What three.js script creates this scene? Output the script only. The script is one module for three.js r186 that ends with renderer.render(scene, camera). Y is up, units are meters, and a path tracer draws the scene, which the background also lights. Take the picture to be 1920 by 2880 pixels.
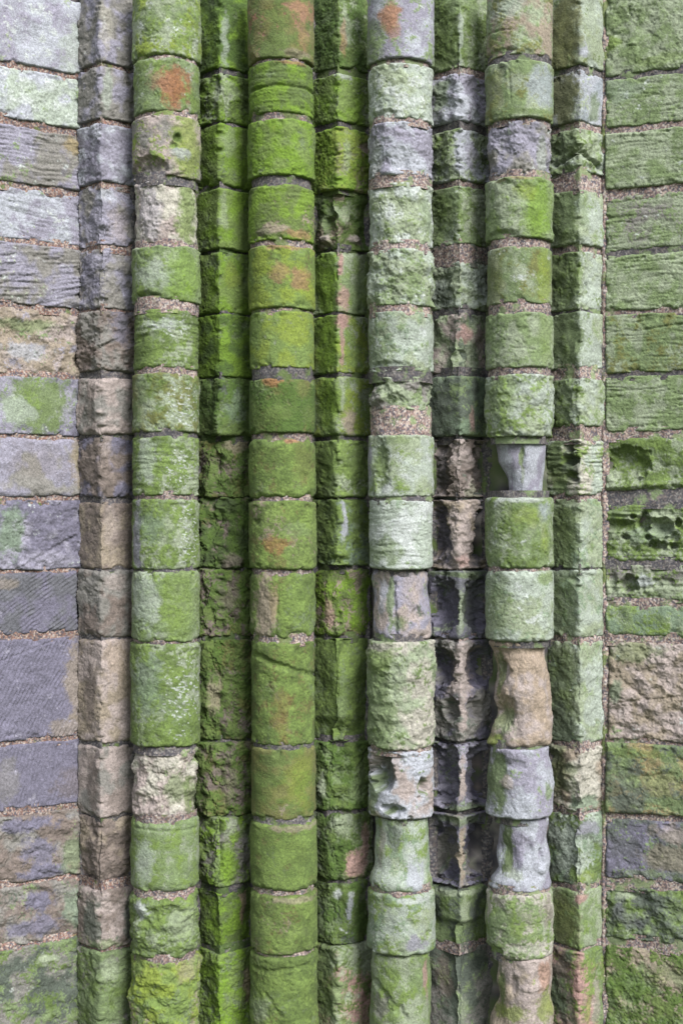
import * as THREE from 'three';

// ---------------------------------------------------------------- camera, sky, sun, exposure
const D = 4.4, EYE = 1.95, F = 3874;            // camera distance, eye height, focal length in 1/1920 picture widths
const scene = new THREE.Scene();
const camera = new THREE.PerspectiveCamera(2 * Math.atan(1440 / F) * 180 / Math.PI, 682 / 1024, 0.05, 3000);
camera.position.set(0, EYE, D);
camera.lookAt(0, EYE, 0);
scene.add(camera);

const renderer = new THREE.WebGLRenderer({ antialias: true });
renderer.toneMapping = THREE.LinearToneMapping;
renderer.toneMappingExposure = 5.9;
renderer.shadowMap.enabled = true;
renderer.setSize(682, 1024);

{ // overcast sky: CIE overcast gradient with very soft cloud mottling
  const W = 256, Hh = 128, data = new Float32Array(W * Hh * 4);
  for (let j = 0; j < Hh; j++) for (let i = 0; i < W; i++) {
    const el = ((j + 0.5) / Hh - 0.5) * Math.PI, az = (i + 0.5) / W * Math.PI * 2;
    const s = Math.max(0, Math.sin(el));
    const cl = 1 + 0.06 * Math.sin(az * 3 + 4 * el) * Math.cos(el) + 0.05 * Math.sin(az * 7 - 9 * el + 1) * Math.cos(el);
    const L = el >= 0 ? (1 + 2 * s) / 3 * cl * 0.42 : 0.045;
    const k = (j * W + i) * 4;
    data[k] = L * 0.94; data[k + 1] = L * 0.98; data[k + 2] = L * 1.08; data[k + 3] = 1;
  }
  const sky = new THREE.DataTexture(data, W, Hh, THREE.RGBAFormat, THREE.FloatType);
  sky.mapping = THREE.EquirectangularReflectionMapping;
  sky.magFilter = THREE.LinearFilter; sky.minFilter = THREE.LinearFilter;
  sky.wrapS = THREE.RepeatWrapping;
  sky.needsUpdate = true;
  scene.background = sky;
  scene.environment = sky;
}
const sun = new THREE.DirectionalLight(new THREE.Color(1.0, 0.985, 0.965), 1.5);
sun.position.set(3.7, EYE + 5.0, 5.5);
sun.target.position.set(0, EYE, 0);
sun.castShadow = true;
sun.shadow.radius = 55;
sun.shadow.mapSize.set(2048, 2048);
Object.assign(sun.shadow.camera, { left: -3, right: 3, top: 3, bottom: -3, near: 0.5, far: 20 });
sun.shadow.bias = -0.0005;
scene.add(sun, sun.target);

// ---------------------------------------------------------------- noise
let seed = 20407;
const rnd = () => { seed = (seed * 1664525 + 1013904223) >>> 0; return seed / 4294967296; };
const PERM = new Uint8Array(512);
{ const p = Array.from({ length: 256 }, (_, i) => i);
  for (let i = 255; i > 0; i--) { const j = Math.floor(rnd() * (i + 1)); [p[i], p[j]] = [p[j], p[i]]; }
  for (let i = 0; i < 512; i++) PERM[i] = p[i & 255]; }
const GX = new Float64Array(16), GY = new Float64Array(16), GZ = new Float64Array(16);
[[1,1,0],[-1,1,0],[1,-1,0],[-1,-1,0],[1,0,1],[-1,0,1],[1,0,-1],[-1,0,-1],[0,1,1],[0,-1,1],[0,1,-1],[0,-1,-1],[1,1,0],[-1,1,0],[0,-1,1],[0,-1,-1]]
  .forEach((g, i) => { GX[i] = g[0]; GY[i] = g[1]; GZ[i] = g[2]; });
function n3(x, y, z) {
  const fx = Math.floor(x), fy = Math.floor(y), fz = Math.floor(z);
  const X = fx & 255, Y = fy & 255, Z = fz & 255;
  x -= fx; y -= fy; z -= fz;
  const u = x * x * x * (x * (x * 6 - 15) + 10), v = y * y * y * (y * (y * 6 - 15) + 10), w = z * z * z * (z * (z * 6 - 15) + 10);
  const A = PERM[X] + Y, AA = PERM[A] + Z, AB = PERM[A + 1] + Z, B = PERM[X + 1] + Y, BA = PERM[B] + Z, BB = PERM[B + 1] + Z;
  const g = (h, a, b, c) => { h &= 15; return GX[h] * a + GY[h] * b + GZ[h] * c; };
  const l = (t, a, b) => a + t * (b - a);
  return l(w, l(v, l(u, g(PERM[AA], x, y, z), g(PERM[BA], x - 1, y, z)), l(u, g(PERM[AB], x, y - 1, z), g(PERM[BB], x - 1, y - 1, z))),
    l(v, l(u, g(PERM[AA + 1], x, y, z - 1), g(PERM[BA + 1], x - 1, y, z - 1)), l(u, g(PERM[AB + 1], x, y - 1, z - 1), g(PERM[BB + 1], x - 1, y - 1, z - 1))));
}
function fbm(x, y, z, o) { let a = 1, s = 0; for (let i = 0; i < o; i++) { s += a * n3(x, y, z); a *= 0.5; x = x * 2.03 + 7.1; y = y * 2.03 + 3.7; z = z * 2.03 + 1.3; } return s; }
const sst = (a, b, x) => { const t = Math.min(1, Math.max(0, (x - a) / (b - a))); return t * t * (3 - 2 * t); };
const clamp = (x, a, b) => Math.min(b, Math.max(a, x));
const hash2 = (i, j) => { let h = Math.imul(i, 374761393) ^ Math.imul(j, 668265263); h = Math.imul(h ^ (h >>> 13), 1274126177); return ((h ^ (h >>> 16)) >>> 0) / 4294967296; };

// ---------------------------------------------------------------- colours: what the surfaces are made of
const ALB = 0.5;
const lin = h => { const c = new THREE.Color(h); return [c.r * ALB, c.g * ALB, c.b * ALB]; };
const COL = {};
for (const [k, h] of Object.entries({
  lil: '#aba7b8', pal: '#c4c7d1', mint: '#c0cbbc', tan: '#b0a18e', brn: '#8a7c74', slt: '#827e92', pnk: '#bfb0aa', pch: '#c0ac98', cre: '#cdc8ba', drk: '#74747c', cha: '#606066',
  gry: '#9a9690', och: '#b3a074', wht: '#d4dad6', blu: '#b4bcc4',
  brt: '#7a9e1e', mid: '#667d36', dkg: '#52701f', olv: '#7c7f42', sag: '#869a68', psg: '#adb99a', dep: '#405820', blg: '#656f62', yel: '#8ea236', grn: '#7d9646', sea: '#8a9f82',
  rst: '#a9734c', org: '#b6876a', pkm: '#c09a92',
})) COL[k] = lin(h);

// ---------------------------------------------------------------- textures: sandstone grain
function tileTex(size, fn, color) {
  const d = new Uint8Array(size * size * 4);
  for (let j = 0; j < size; j++) for (let i = 0; i < size; i++) {
    const v = clamp(Math.round(fn(i / size, j / size) * 255), 0, 255), k = (j * size + i) * 4;
    d[k] = d[k + 1] = d[k + 2] = v; d[k + 3] = 255;
  }
  const t = new THREE.DataTexture(d, size, size, THREE.RGBAFormat);
  t.wrapS = t.wrapT = THREE.RepeatWrapping; t.magFilter = THREE.LinearFilter; t.minFilter = THREE.LinearMipmapLinearFilter; t.generateMipmaps = true;
  if (color) t.colorSpace = THREE.SRGBColorSpace;
  t.needsUpdate = true; return t;
}
// lattice noise that wraps, so that the tile repeats without a seam
function pn(u, v, f, k) {
  const x = u * f, y = v * f, xi = Math.floor(x), yi = Math.floor(y), a = x - xi, b = y - yi, sa = a * a * (3 - 2 * a), sb = b * b * (3 - 2 * b);
  const h = (i, j) => hash2((i % f + f) % f + k * 1013, (j % f + f) % f + k * 577) - 0.5;
  const p = h(xi, yi) + (h(xi + 1, yi) - h(xi, yi)) * sa, q = h(xi, yi + 1) + (h(xi + 1, yi + 1) - h(xi, yi + 1)) * sa;
  return p + (q - p) * sb;
}
const grainBump = tileTex(1024, (u, v) => 0.5 + 0.24 * pn(u, v, 110, 1) + 0.36 * pn(u, v, 240, 2) + 0.34 * pn(u, v, 430, 3) + 0.12 * (hash2(u * 1024 | 0, v * 1024 | 0) - 0.5), false);
const grainMap = tileTex(1024, (u, v) => 0.86 + 0.14 * pn(u, v, 170, 4) + 0.16 * pn(u, v, 380, 5) + 0.1 * (hash2(u * 1024 + 77 | 0, v * 1024 | 0) - 0.5), true);
const stoneMat = new THREE.MeshStandardMaterial({ vertexColors: true, roughness: 0.94, metalness: 0, map: grainMap, bumpMap: grainBump, bumpScale: 0.0016 });
const mortarMat = new THREE.MeshStandardMaterial({ vertexColors: true, roughness: 0.95, metalness: 0, bumpMap: grainBump, bumpScale: 0.0012 });

// ---------------------------------------------------------------- measuring: photograph pixel (1920 x 2880) at a depth z -> metres
const wx = (px, z) => (px - 960) * (D - z) / F;
const wy = (py, z) => EYE - (py - 1440) * (D - z) / F;

// ---------------------------------------------------------------- profiles (plan sections). p(u) u in -1..1 -> x, z, normal; arc length
function roundProfile(pxc, r, cz, lean) {
  const cx = wx(pxc, cz + 0.03), span = 1.7;
  return { zf: cz + r, len: r * span * 2, at(u, o) { const a = u * span; o.x = cx + Math.sin(a) * r; o.z = cz + Math.cos(a) * r; o.nx = Math.sin(a); o.nz = Math.cos(a); }, lean, kind: 'round', cx, cz, r };
}
function wedgeProfile(pl, pr, pR, zr, zs, lean) {            // left edge, ridge, right edge
  const xr = wx(pr, zr), xl = wx(pl, zs) - 0.012, xR = wx(pR, zs) + 0.012;
  const zl = zs - 0.022, zR = zs - 0.022;
  const a = Math.hypot(xr - xl, zr - zl), b = Math.hypot(xR - xr, zr - zR), L = a + b;
  const rr = 0.0035;                                          // worn arris
  const nl = [-(zr - zl) / a, (xr - xl) / a], nr = [(zr - zR) / b, (xR - xr) / b];
  return { zf: zr, len: L, ur: a / L * 2 - 1, lean, kind: 'wedge', xr, at(u, o) {
    const s = (u + 1) / 2 * L;
    const t = sst(-rr * 1.6, rr * 1.6, s - a);
    if (s < a) { const k = s / a; o.x = xl + (xr - xl) * k; o.z = zl + (zr - zl) * k; }
    else { const k = (s - a) / b; o.x = xr + (xR - xr) * k; o.z = zr + (zR - zr) * k; }
    const q = Math.max(0, 1 - Math.abs(s - a) / (rr * 1.8)); o.z -= q * q * 0.002;
    let nx = nl[0] + (nr[0] - nl[0]) * t, nz = nl[1] + (nr[1] - nl[1]) * t; const m = Math.hypot(nx, nz); o.nx = nx / m; o.nz = nz / m;
  } };
}
function flatProfile(pl, zl, pr, zr) {
  const xl = wx(pl, zl), xr = wx(pr, zr), L = Math.hypot(xr - xl, zr - zl), nx = -(zr - zl) / L, nz = (xr - xl) / L;
  return { zf: (zl + zr) / 2, len: L, kind: 'flat', at(u, o) { const k = (u + 1) / 2; o.x = xl + (xr - xl) * k; o.z = zl + (zr - zl) * k; o.nx = nx; o.nz = nz; } };
}

// ---------------------------------------------------------------- one stone
const STEP = 0.00325;
let stoneCount = 0;
const mixc = (c, k, t) => { c[0] += (k[0] - c[0]) * t; c[1] += (k[1] - c[1]) * t; c[2] += (k[2] - c[2]) * t; };

function makeStone(prof, spec, parent) {
  const [py0, py1, S] = spec, zf = prof.zf, id = ++stoneCount, sz = id * 3.37;
  const gp = S.n && prof.kind === 'round' && S.n[0][2] > 8 ? 0.009 : py0 > 1200 ? 0.0046 : 0.0032, yT = wy(py0, zf) + gp, yB = wy(py1, zf) - gp, hgt = yT - yB;
  const u0 = S.u0 ?? -1, u1 = S.u1 ?? 1;
  const nv = Math.max(10, Math.round(hgt / STEP));
  const type = S.t || 'rough', R = (0.004 + 0.006 * hash2(id, 5) * (0.5 + hash2(id, 6))) * (py0 > 1200 ? 1.5 : 1), off = (S.o ?? (hash2(id, 9) - 0.5) * 8) / 1000;
  const er = (S.r ?? 1) * R, wobA = (S.w ?? 1) * 0.0026;
  const o = { x: 0, z: 0, nx: 0, nz: 1 }, isFlat = prof.kind === 'flat', isWedge = prof.kind === 'wedge';
  const rows = [[0, 0.05], [0, 0.012]], cols = [[u0, 0.05], [u0, 0.012]];
  for (let j = 0; j <= nv; j++) rows.push([j / nv, 0]);
  { // finer where the surface faces the viewer, coarser round the back and beyond the frame
    const k = 2 / prof.len, st = u => STEP * k * (prof.kind === 'round' ? 0.92 + 1.6 * sst(0.62, 1, Math.abs(u)) : isFlat && (prof.at(u, o), Math.abs(o.x) > 1.14) ? 5 : 1);
    let u = u0; while (u < u1) { cols.push([u, 0]); u += st(u); } cols.push([u1, 0]);
  }
  rows.push([1, 0.012], [1, 0.05]); cols.push([u1, 0.012], [u1, 0.05]);
  const NR = rows.length, NC = cols.length, pos = new Float32Array(NR * NC * 3), col = new Float32Array(NR * NC * 3), uv = new Float32Array(NR * NC * 2);
  // features to metres
  const feats = (S.f || []).map(f => {
    if (f[0] === 'o') return { k: 'o', x: wx(f[1], zf - 0.02), y: wy(f[2], zf - 0.02), rx: f[3] * D / F, ry: f[4] * D / F, c: COL[f[5]], s: f[6] ?? 1, e: f[7] ?? 1 };
    if (f[0] === 'w') return { k: 'w', x: wx(f[1], zf - 0.02), y: wy(f[2], zf - 0.02), rx: f[3] * D / F, ry: f[4] * D / F, c: COL[f[5]] };
    if (f[0] === 'p') return { k: 'p', x: wx(f[1], zf - 0.02), y: wy(f[2], zf - 0.02), rx: f[3] * D / F, ry: f[4] * D / F, d: f[5] / 1000 };
    return { k: 'g', x: wx(f[1], zf - 0.02), y: wy(f[2], zf - 0.02), x2: wx(f[3], zf - 0.02), y2: wy(f[4], zf - 0.02), w: f[5] * D / F, d: f[6] / 1000 };
  });
  const neck = S.n, b = COL[S.b || 'lil'], b2 = COL[S.b2 || S.b || 'lil'], m = COL[S.m || 'mid'], m2 = COL[S.m2 || S.m || 'mid'];
  const k = S.k ?? 0, pk = S.p ?? 0, pl = COL[S.pc || 'wht'], amp = (S.a ?? 1) * (prof.kind === 'round' && ['rough', 'smooth', 'lam'].includes(type) ? 0.75 : 1);
  const nap = ['brt', 'dkg', 'dep'].includes(S.m) || ['brt', 'dkg'].includes(S.m2) ? 1 : 0.4;
  const us = { smooth: 1.5, flake: 0.8, lam: 1.1, tool: 1.3, ero: 1.2, cav: 0.9, rough: 0.95 }[type] * (0.9 + 0.25 * hash2(id, 77));
  const tone = 0.94 + 0.12 * hash2(id, 31), c = [0, 0, 0];
  for (let j = 0; j < NR; j++) for (let i = 0; i < NC; i++) {
    const [v, dv] = rows[j], [u, du] = cols[i];
    prof.at(u, o);
    let y = yT - hgt * v;
    const lx = prof.lean ? prof.lean * (EYE - y) : 0;
    const X = o.x + lx, s = (u + 1) / 2 * prof.len;
    const wt = n3(s * 14, sz, 1.5) * wobA + n3(s * 55, sz, 8.5) * wobA * 0.5, wb = n3(s * 14, sz, 21.5) * wobA + n3(s * 55, sz, 28.5) * wobA * 0.5;
    y += wt * (1 - v) * 1.6 + wb * v * 1.6;
    const x = X, z = o.z + sz;
    // ---- relief
    const n1 = fbm(x * 13, y * 13, z * 13, 2), n2 = fbm(x * 42, y * 42, z * 42, 3), nf = n3(x * 170, y * 170, z * 170);
    const q1 = fbm(x * 9 + 40, y * 9, z * 9, 3), q2 = fbm(x * 30 + 9, y * 26, z * 30, 3), q3 = n3(x * 120 + 2, y * 120, z * 120), q4 = n3(x * 260, y * 260 + 5, z * 260);
    let d = off, mk = 0;
    if (k > 0) {
      const q = 0.5 * fbm(x * 7 + 3, y * 7 + 8, z * 7, 2) + 0.6 * q2 + 0.48 * q3 + 0.32 * q4, th = 0.75 - k * 1.5;
      mk = sst(th - 0.12, th + 0.2, q);
      d += mk * nap * (0.0016 + 0.0034 * Math.abs(n3(x * 210 + 9, y * 210, z * 210)) + 0.0016 * Math.abs(q4));   // the moss stands proud with a granular nap
    }
    if (type === 'rough') {
      const sp = sst(-0.05, 0.06, fbm(x * 20 + 4, y * 26, z * 20, 4));
      d += amp * (0.0066 * n1 + 0.0024 * n2 * (1.1 - 0.6 * sp) + 0.0008 * nf + 0.0028 * sp);
    } else if (type === 'flake') {
      const w = fbm(x * 16, y * 20 + 9, z * 16, 4) * 3.2, fl = Math.floor(w), fr = w - fl, st = fl + sst(0.42, 0.58, fr);
      d += amp * (0.0055 * n1 + 0.0032 * st + 0.002 * n2 + 0.0007 * nf);
    } else if (type === 'lam') {
      const sl = S.sl ?? 0, yy = y + sl * s + 0.010 * n3(x * 7, y * 7, z * 7);
      const l1 = n3(s * 6, yy * 75, sz), l2 = n3(s * 11 + 5, yy * 150, sz + 2), cr = 1 - Math.abs(n3(s * 7 + 3, yy * 60, sz + 6)) * 2;
      const md = 0.55 + 0.75 * sst(-0.3, 0.35, n3(x * 10, y * 14, z * 6));
      d += amp * (0.0045 * n1 + md * (0.0038 * l1 + 0.0022 * l2) + 0.0012 * n2 + 0.0006 * nf - md * 0.0035 * sst(0.72, 1, cr));
    } else if (type === 'tool') {
      const an = S.an ?? -1.0, q = s * Math.cos(an) + y * Math.sin(an), md = sst(-0.25, 0.15, fbm(x * 10, y * 10, z * 10, 2));
      const gv = Math.pow(0.5 + 0.5 * Math.sin(q * 2 * Math.PI / 0.0125 + 2.4 * n3(x * 22, y * 22, z * 22)), 1.5);
      d += amp * (0.0045 * n1 + 0.0016 * n2 + 0.0009 * nf + 0.0022 * md - 0.0046 * gv * (0.3 + md) * (0.5 + n3(x * 30, y * 30, z * 9)));
    } else if (type === 'smooth') {
      d += amp * (0.0048 * n1 + 0.0012 * n2 + 0.0006 * nf);
    } else if (type === 'ero') {
      const e1 = fbm(x * 9, y * 8, z * 9, 2);
      const w = fbm(x * 18, y * 14 + 3, z * 18, 3) * 3, fl = Math.floor(w);
      d += amp * (0.012 * e1 + 0.0022 * n2 + 0.0009 * nf + 0.0016 * (fl + sst(0.4, 0.6, w - fl)));
    } else if (type === 'cav') {
      const e1 = fbm(x * 11, y * 13, z * 9, 2), e2 = n3(x * 32, y * 40, z * 20);
      d += amp * (0.010 * e1 - 0.005 * sst(0.05, 0.35, e2) + 0.002 * n2 + 0.0008 * nf + 0.0042 * n3(s * 9, y * 110, sz));
    }
    // ---- short cracks and lifted edges, mostly along the bedding
    { const cm = sst(0.0, 0.3, n3(x * 15 + 31, y * 15, z * 15)), cr = 1 - Math.abs(n3(x * 26 + 7, y * 58, z * 26)) * 11; if (cr > 0 && cm > 0) d -= 0.0034 * cr * cm * (S.crk ?? { smooth: 0.35, ero: 0.35, tool: 0.5, flake: 1.1 }[type] ?? 0.8); }
    // ---- neck: how much the stone has wasted back (mm) at left, centre, right
    if (neck) {
      let a = 0; while (a < neck.length - 2 && v > neck[a + 1][0]) a++;
      const A = neck[a], B = neck[a + 1], t = sst(A[0], B[0], v);
      const l = A[1] + (B[1] - A[1]) * t, cc = A[2] + (B[2] - A[2]) * t, r = A[3] + (B[3] - A[3]) * t;
      const uc = isWedge ? (u < prof.ur ? (u - prof.ur) / (1 + prof.ur) : (u - prof.ur) / (1 - prof.ur)) : clamp(u * 1.15, -1, 1);
      const e = S.ns ?? 0.75, tt = Math.pow(Math.abs(uc), e);
      d -= (cc + ((uc < 0 ? l : r) - cc) * tt) / 1000 * (1 + (S.nn ?? 0.4) * n3(x * 11 + 5, y * 11, z * 11));
    }
    // ---- thin upright rib left standing where the sides have wasted away
    if (S.rib) {
      const [rx, hw0, dep, rough, hw1] = S.rib, hw = hw0 + ((hw1 ?? hw0) - hw0) * sst(0.25, 0.75, v), rx0 = wx(rx, zf), ww = hw * D / F * (1 + 0.55 * n3(y * 26, sz, 3) + 0.35 * n3(y * 70, sz, 5));
      const dd = Math.abs(x + 0.004 * n3(y * 18, sz, 9) - rx0) - ww, ed = 1 - Math.abs(2 * v - 1);
      d -= dep / 1000 * sst(0, 0.006 + 0.012 * (rough || 0), dd) * sst(0, 0.16, ed) * (1 - 0.35 * sst(0.02, 0.06, dd)) + 0.004 * (dd < 0 ? Math.abs(n2) : 0);
    }
    for (const f of feats) {
      if (f.k === 'p') {
        const big = f.rx > 0.036, q = Math.hypot((x - f.x) / f.rx, (y - f.y) / f.ry) + (big ? (isWedge ? 0.24 : 0.2) : type === 'cav' ? 0.34 : 0.28) * n2;
        if (q < 1.15) d -= big && f.d > 0.02 ? f.d * Math.pow(Math.max(0, 1 - q * q), 0.6) : f.d * sst(type === 'cav' ? 1.02 : 1.1, type === 'cav' ? 0.55 : 0.45, q);
      } else if (f.k === 'g') {
        const ex = f.x2 - f.x, ey = f.y2 - f.y, t = clamp(((x - f.x) * ex + (y - f.y) * ey) / (ex * ex + ey * ey), 0, 1);
        const q = Math.hypot(x - f.x - ex * t, y - f.y - ey * t) / f.w + 0.5 * n2;
        if (q < 1.2) d -= f.d * sst(1.1, 0.1, q);
      }
    }
    // ---- worn edges
    const eTop = v * hgt, eBot = (1 - v) * hgt, eSide = isFlat ? Math.min(s - (u0 + 1) / 2 * prof.len, (u1 + 1) / 2 * prof.len - s) : 1;
    const rad = er * (1 + 0.9 * n3(x * 30, y * 30, z * 30 + 5));
    for (const e of [eTop, eBot, eSide]) if (e < rad) { const q = 1 - e / rad; d -= (1 - Math.sqrt(Math.max(0, 1 - q * q))) * rad * 0.9; }
    const em = Math.min(eTop, eBot, eSide), chip = sst(0.16, 0.42, fbm(x * 26, y * 26, z * 26 + 9, 2));
    if (em < 0.028) d -= chip * 0.009 * (1 - em / 0.028) * (S.ch ?? 1);
    if (isWedge) { const q = Math.abs(u - prof.ur) * prof.len / 2, cw = sst(0.12, 0.5, fbm(y * 24, sz, x * 9, 3) + (S.dam ?? 0)); if (q < 0.018) d -= (0.004 + 0.009 * cw) * cw * (1 - q / 0.018); }
    let wav = 0; if (isWedge) { const q = Math.abs(u - prof.ur) * prof.len / 2; if (q < 0.05) wav = (0.0065 * n3(y * 13, sz, 2.5) + 0.004 * n3(y * 44, sz, 6.5)) * (1 - sst(0, 0.05, q)); }
    d -= dv + du;
    const g = (j * NC + i) * 3;
    pos[g] = X + wav + o.nx * d; pos[g + 1] = y + (j < 2 ? -dv * 0.1 : j >= NR - 2 ? dv * 0.1 : 0); let zz = o.z + o.nz * d;
    if (S.cut) { const lim = zf - S.cut / 1000 + (d - off) * 1.3 + 0.006 * n1, h = clamp(0.5 + 0.5 * (lim - zz) / 0.014, 0, 1); zz = lim + (zz - lim) * h - 0.014 * h * (1 - h); }
    pos[g + 2] = zz;
    uv[(j * NC + i) * 2] = s * us + sz; uv[(j * NC + i) * 2 + 1] = y * us;
    // ---- colour
    const pwx = n3(x * 18 + 70, y * 22, z * 18), pwy = n3(x * 20, y * 16 + 70, z * 20);
    c[0] = b[0]; c[1] = b[1]; c[2] = b[2];
    mixc(c, b2, sst(-0.25, 0.3, q1 + 0.5 * q2));
    for (const f of feats) if (f.k === 'o' && f.e === 2) patch(f);
    if (k > 0) {
      const mm = sst(-0.3, 0.3, fbm(x * 16 + 60, y * 16, z * 16, 3) + 0.3 * q3);
      const c2 = [m[0] + (m2[0] - m[0]) * mm, m[1] + (m2[1] - m[1]) * mm, m[2] + (m2[2] - m[2]) * mm];
      mixc(c, c2, mk * 0.94);
    }
    if (pk > 0) {
      const q = 0.8 * fbm(x * 22 + 13, y * 22, z * 22 + 3, 3) + 0.4 * q3 + 0.3 * q4, th = 0.7 - pk * 1.4;
      mixc(c, pl, sst(th - 0.1, th + 0.25, q) * 0.85);
    }
    for (const f of feats) if (f.k === 'o' && f.e !== 2) patch(f);
    for (const f of feats) if (f.k === 'w') {
      const q = Math.hypot((x - f.x) / f.rx, (y - f.y) / f.ry) + 0.4 * q2;
      if (q < 1) mixc(c, f.c, sst(0.12, 0.32, n3(x * 70, y * 190 + x * 60, z * 70) + 0.25 * q4 - 0.25 * q) * 0.9);
    }
    function patch(f) {
      const q = Math.hypot((x - f.x + 0.008 * pwx) / f.rx, (y - f.y + 0.01 * pwy) / f.ry) + 0.55 * q2 + 0.3 * q3 + 0.2 * q4 + 0.25 * q1;
      if (q < 1.3) mixc(c, f.c, sst(1.25, 0.6, q) * f.s);
    }
    const gr = tone * (1 + 0.17 * q3 + 0.19 * q4 + 0.15 * q2 + 0.10 * (hash2(i * 7 + id, j * 13) - 0.5));
    const sp = hash2(i + id * 57, j * 3 + 11) > 0.985 ? 0.6 : 1;
    for (let a = 0; a < 3; a++) col[g + a] = clamp(c[a] * gr * sp, 0.004, 0.85);
  }
  finish(NR, NC, pos, col, uv, 'stone', stoneMat, parent, S.label);
}
function finish(NR, NC, pos, col, uv, name, mat, parent, label) {
  const idx = new Uint32Array((NR - 1) * (NC - 1) * 6); let t = 0;
  for (let j = 0; j < NR - 1; j++) for (let i = 0; i < NC - 1; i++) {
    const a = j * NC + i, b = a + 1, c = a + NC, d = c + 1;
    if ((i + j) & 1) { idx[t++] = a; idx[t++] = c; idx[t++] = b; idx[t++] = b; idx[t++] = c; idx[t++] = d; }
    else { idx[t++] = a; idx[t++] = c; idx[t++] = d; idx[t++] = a; idx[t++] = d; idx[t++] = b; }
  }
  const g = new THREE.BufferGeometry();
  g.setAttribute('position', new THREE.BufferAttribute(pos, 3));
  g.setAttribute('color', new THREE.BufferAttribute(col, 3));
  g.setAttribute('uv', new THREE.BufferAttribute(uv, 2));
  g.setIndex(new THREE.BufferAttribute(idx, 1));
  g.computeVertexNormals();
  const me = new THREE.Mesh(g, mat);
  me.name = name; me.castShadow = me.receiveShadow = true;
  if (label) me.userData.label = label;
  parent.add(me);
  return me;
}

// ---------------------------------------------------------------- mortar: coarse grit in sand and lime
const GRIT = {
  red: ['#b39a8c', '#92695a', '#5a545a', '#c8bab0', '#9c7c70', '#785a50', '#66626c', '#b8a398'].map(lin),
  pink: ['#b8a39b', '#947870', '#56525a', '#cdc2ba', '#a68c84', '#7c6864', '#625e68', '#bfb0a0'].map(lin),
  dark: ['#7c7876', '#5c585c', '#48464c', '#96908c', '#6c6664', '#565258', '#807470', '#4e4c54'].map(lin),
};
function gritSurface(s, y, pal, k, c) {        // Voronoi pebbles -> height 0..1, colour into c
  const sc = 235, X = s * sc, Y = y * sc, xi = Math.floor(X), yi = Math.floor(Y); let best = 9, bi = 0, bj = 0;
  for (let a = -1; a <= 1; a++) for (let b = -1; b <= 1; b++) {
    const h = hash2(xi + a + k * 131, yi + b), dx = xi + a + h - X, dy = yi + b + hash2(yi + b, xi + a + k * 17) - Y, q = dx * dx + dy * dy;
    if (q < best) { best = q; bi = xi + a; bj = yi + b; }
  }
  const h = hash2(bi * 3 + k, bj * 5 + 1), p = pal[Math.floor(h * 7.999)], v = 0.9 + 0.25 * hash2(bi, bj * 9 + k);
  c[0] = p[0] * v; c[1] = p[1] * v; c[2] = p[2] * v;
  const r = Math.sqrt(best);
  if (r > 0.55) mixc(c, pal[2], 0.5);
  return clamp(1 - r * 1.3, 0, 1) * (0.4 + 0.6 * hash2(bj, bi + k));
}
let mortarCount = 0;
function makeJoint(prof, pyA, pyB, parent, o = {}) {     // from the foot of one stone to the head of the next
  const zf = prof.zf, k = ++mortarCount, yT = wy(pyA, zf) + 0.012, yB = wy(pyB, zf) - 0.012, st = 0.0034;
  const nv = Math.max(6, Math.round((yT - yB) / st)), us = [], q = { x: 0, z: 0, nx: 0, nz: 1 };
  for (let u = -1; u < 1;) { us.push(u); prof.at(u, q); u += 2 / prof.len * st * (Math.abs(q.x) > 1.14 ? 5 : prof.kind === 'round' && Math.abs(u) > 0.85 ? 2.5 : 1); } us.push(1);
  const NR = nv + 1, NC = us.length;
  const pos = new Float32Array(NR * NC * 3), col = new Float32Array(NR * NC * 3), uv = new Float32Array(NR * NC * 2), c = [0, 0, 0];
  const hv = hash2(k, 71), pal = GRIT[o.g === 'pink' && hv > 0.75 ? 'dark' : o.g || 'pink'], rec = ((o.rec ?? 8) - 1.5 + 3 * hash2(k, 33)) / 1000, ms = COL[o.m || 'mid'], mk = (o.k ?? 0.15) + 0.25 * hash2(k, 19) * (o.m ? 1 : 0), mt = 0.72 + 0.32 * hash2(k, 52);
  for (let j = 0; j < NR; j++) for (let i = 0; i < NC; i++) {
    const u = us[i], y = yT - (yT - yB) * j / nv, s = (u + 1) / 2 * prof.len; prof.at(u, q);
    const lx = prof.lean ? prof.lean * (EYE - y) : 0;
    const h = gritSurface(s + k * 0.7, y, pal, k, c);
    const n = fbm(s * 22, y * 22, k * 3.1, 2);
    const d = -rec + 0.0045 * n + 0.0028 * h;
    const g = (j * NC + i) * 3;
    pos[g] = q.x + lx + q.nx * d; pos[g + 1] = y; pos[g + 2] = o.cut ? Math.min(q.z + q.nz * d, zf - o.cut / 1000 + d) : q.z + q.nz * d;
    uv[(j * NC + i) * 2] = s + k; uv[(j * NC + i) * 2 + 1] = y;
    const m = fbm(s * 18 + 7, y * 18, k * 2.3, 3) + 0.3 * n3(s * 150, y * 150, k), th = 0.6 - mk * 1.2;
    mixc(c, ms, sst(th - 0.1, th + 0.2, m) * 0.8);
    for (let a = 0; a < 3; a++) col[g + a] = c[a] * mt;
  }
  finish(NR, NC, pos, col, uv, 'mortar_joint', mortarMat, parent);
}

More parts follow.
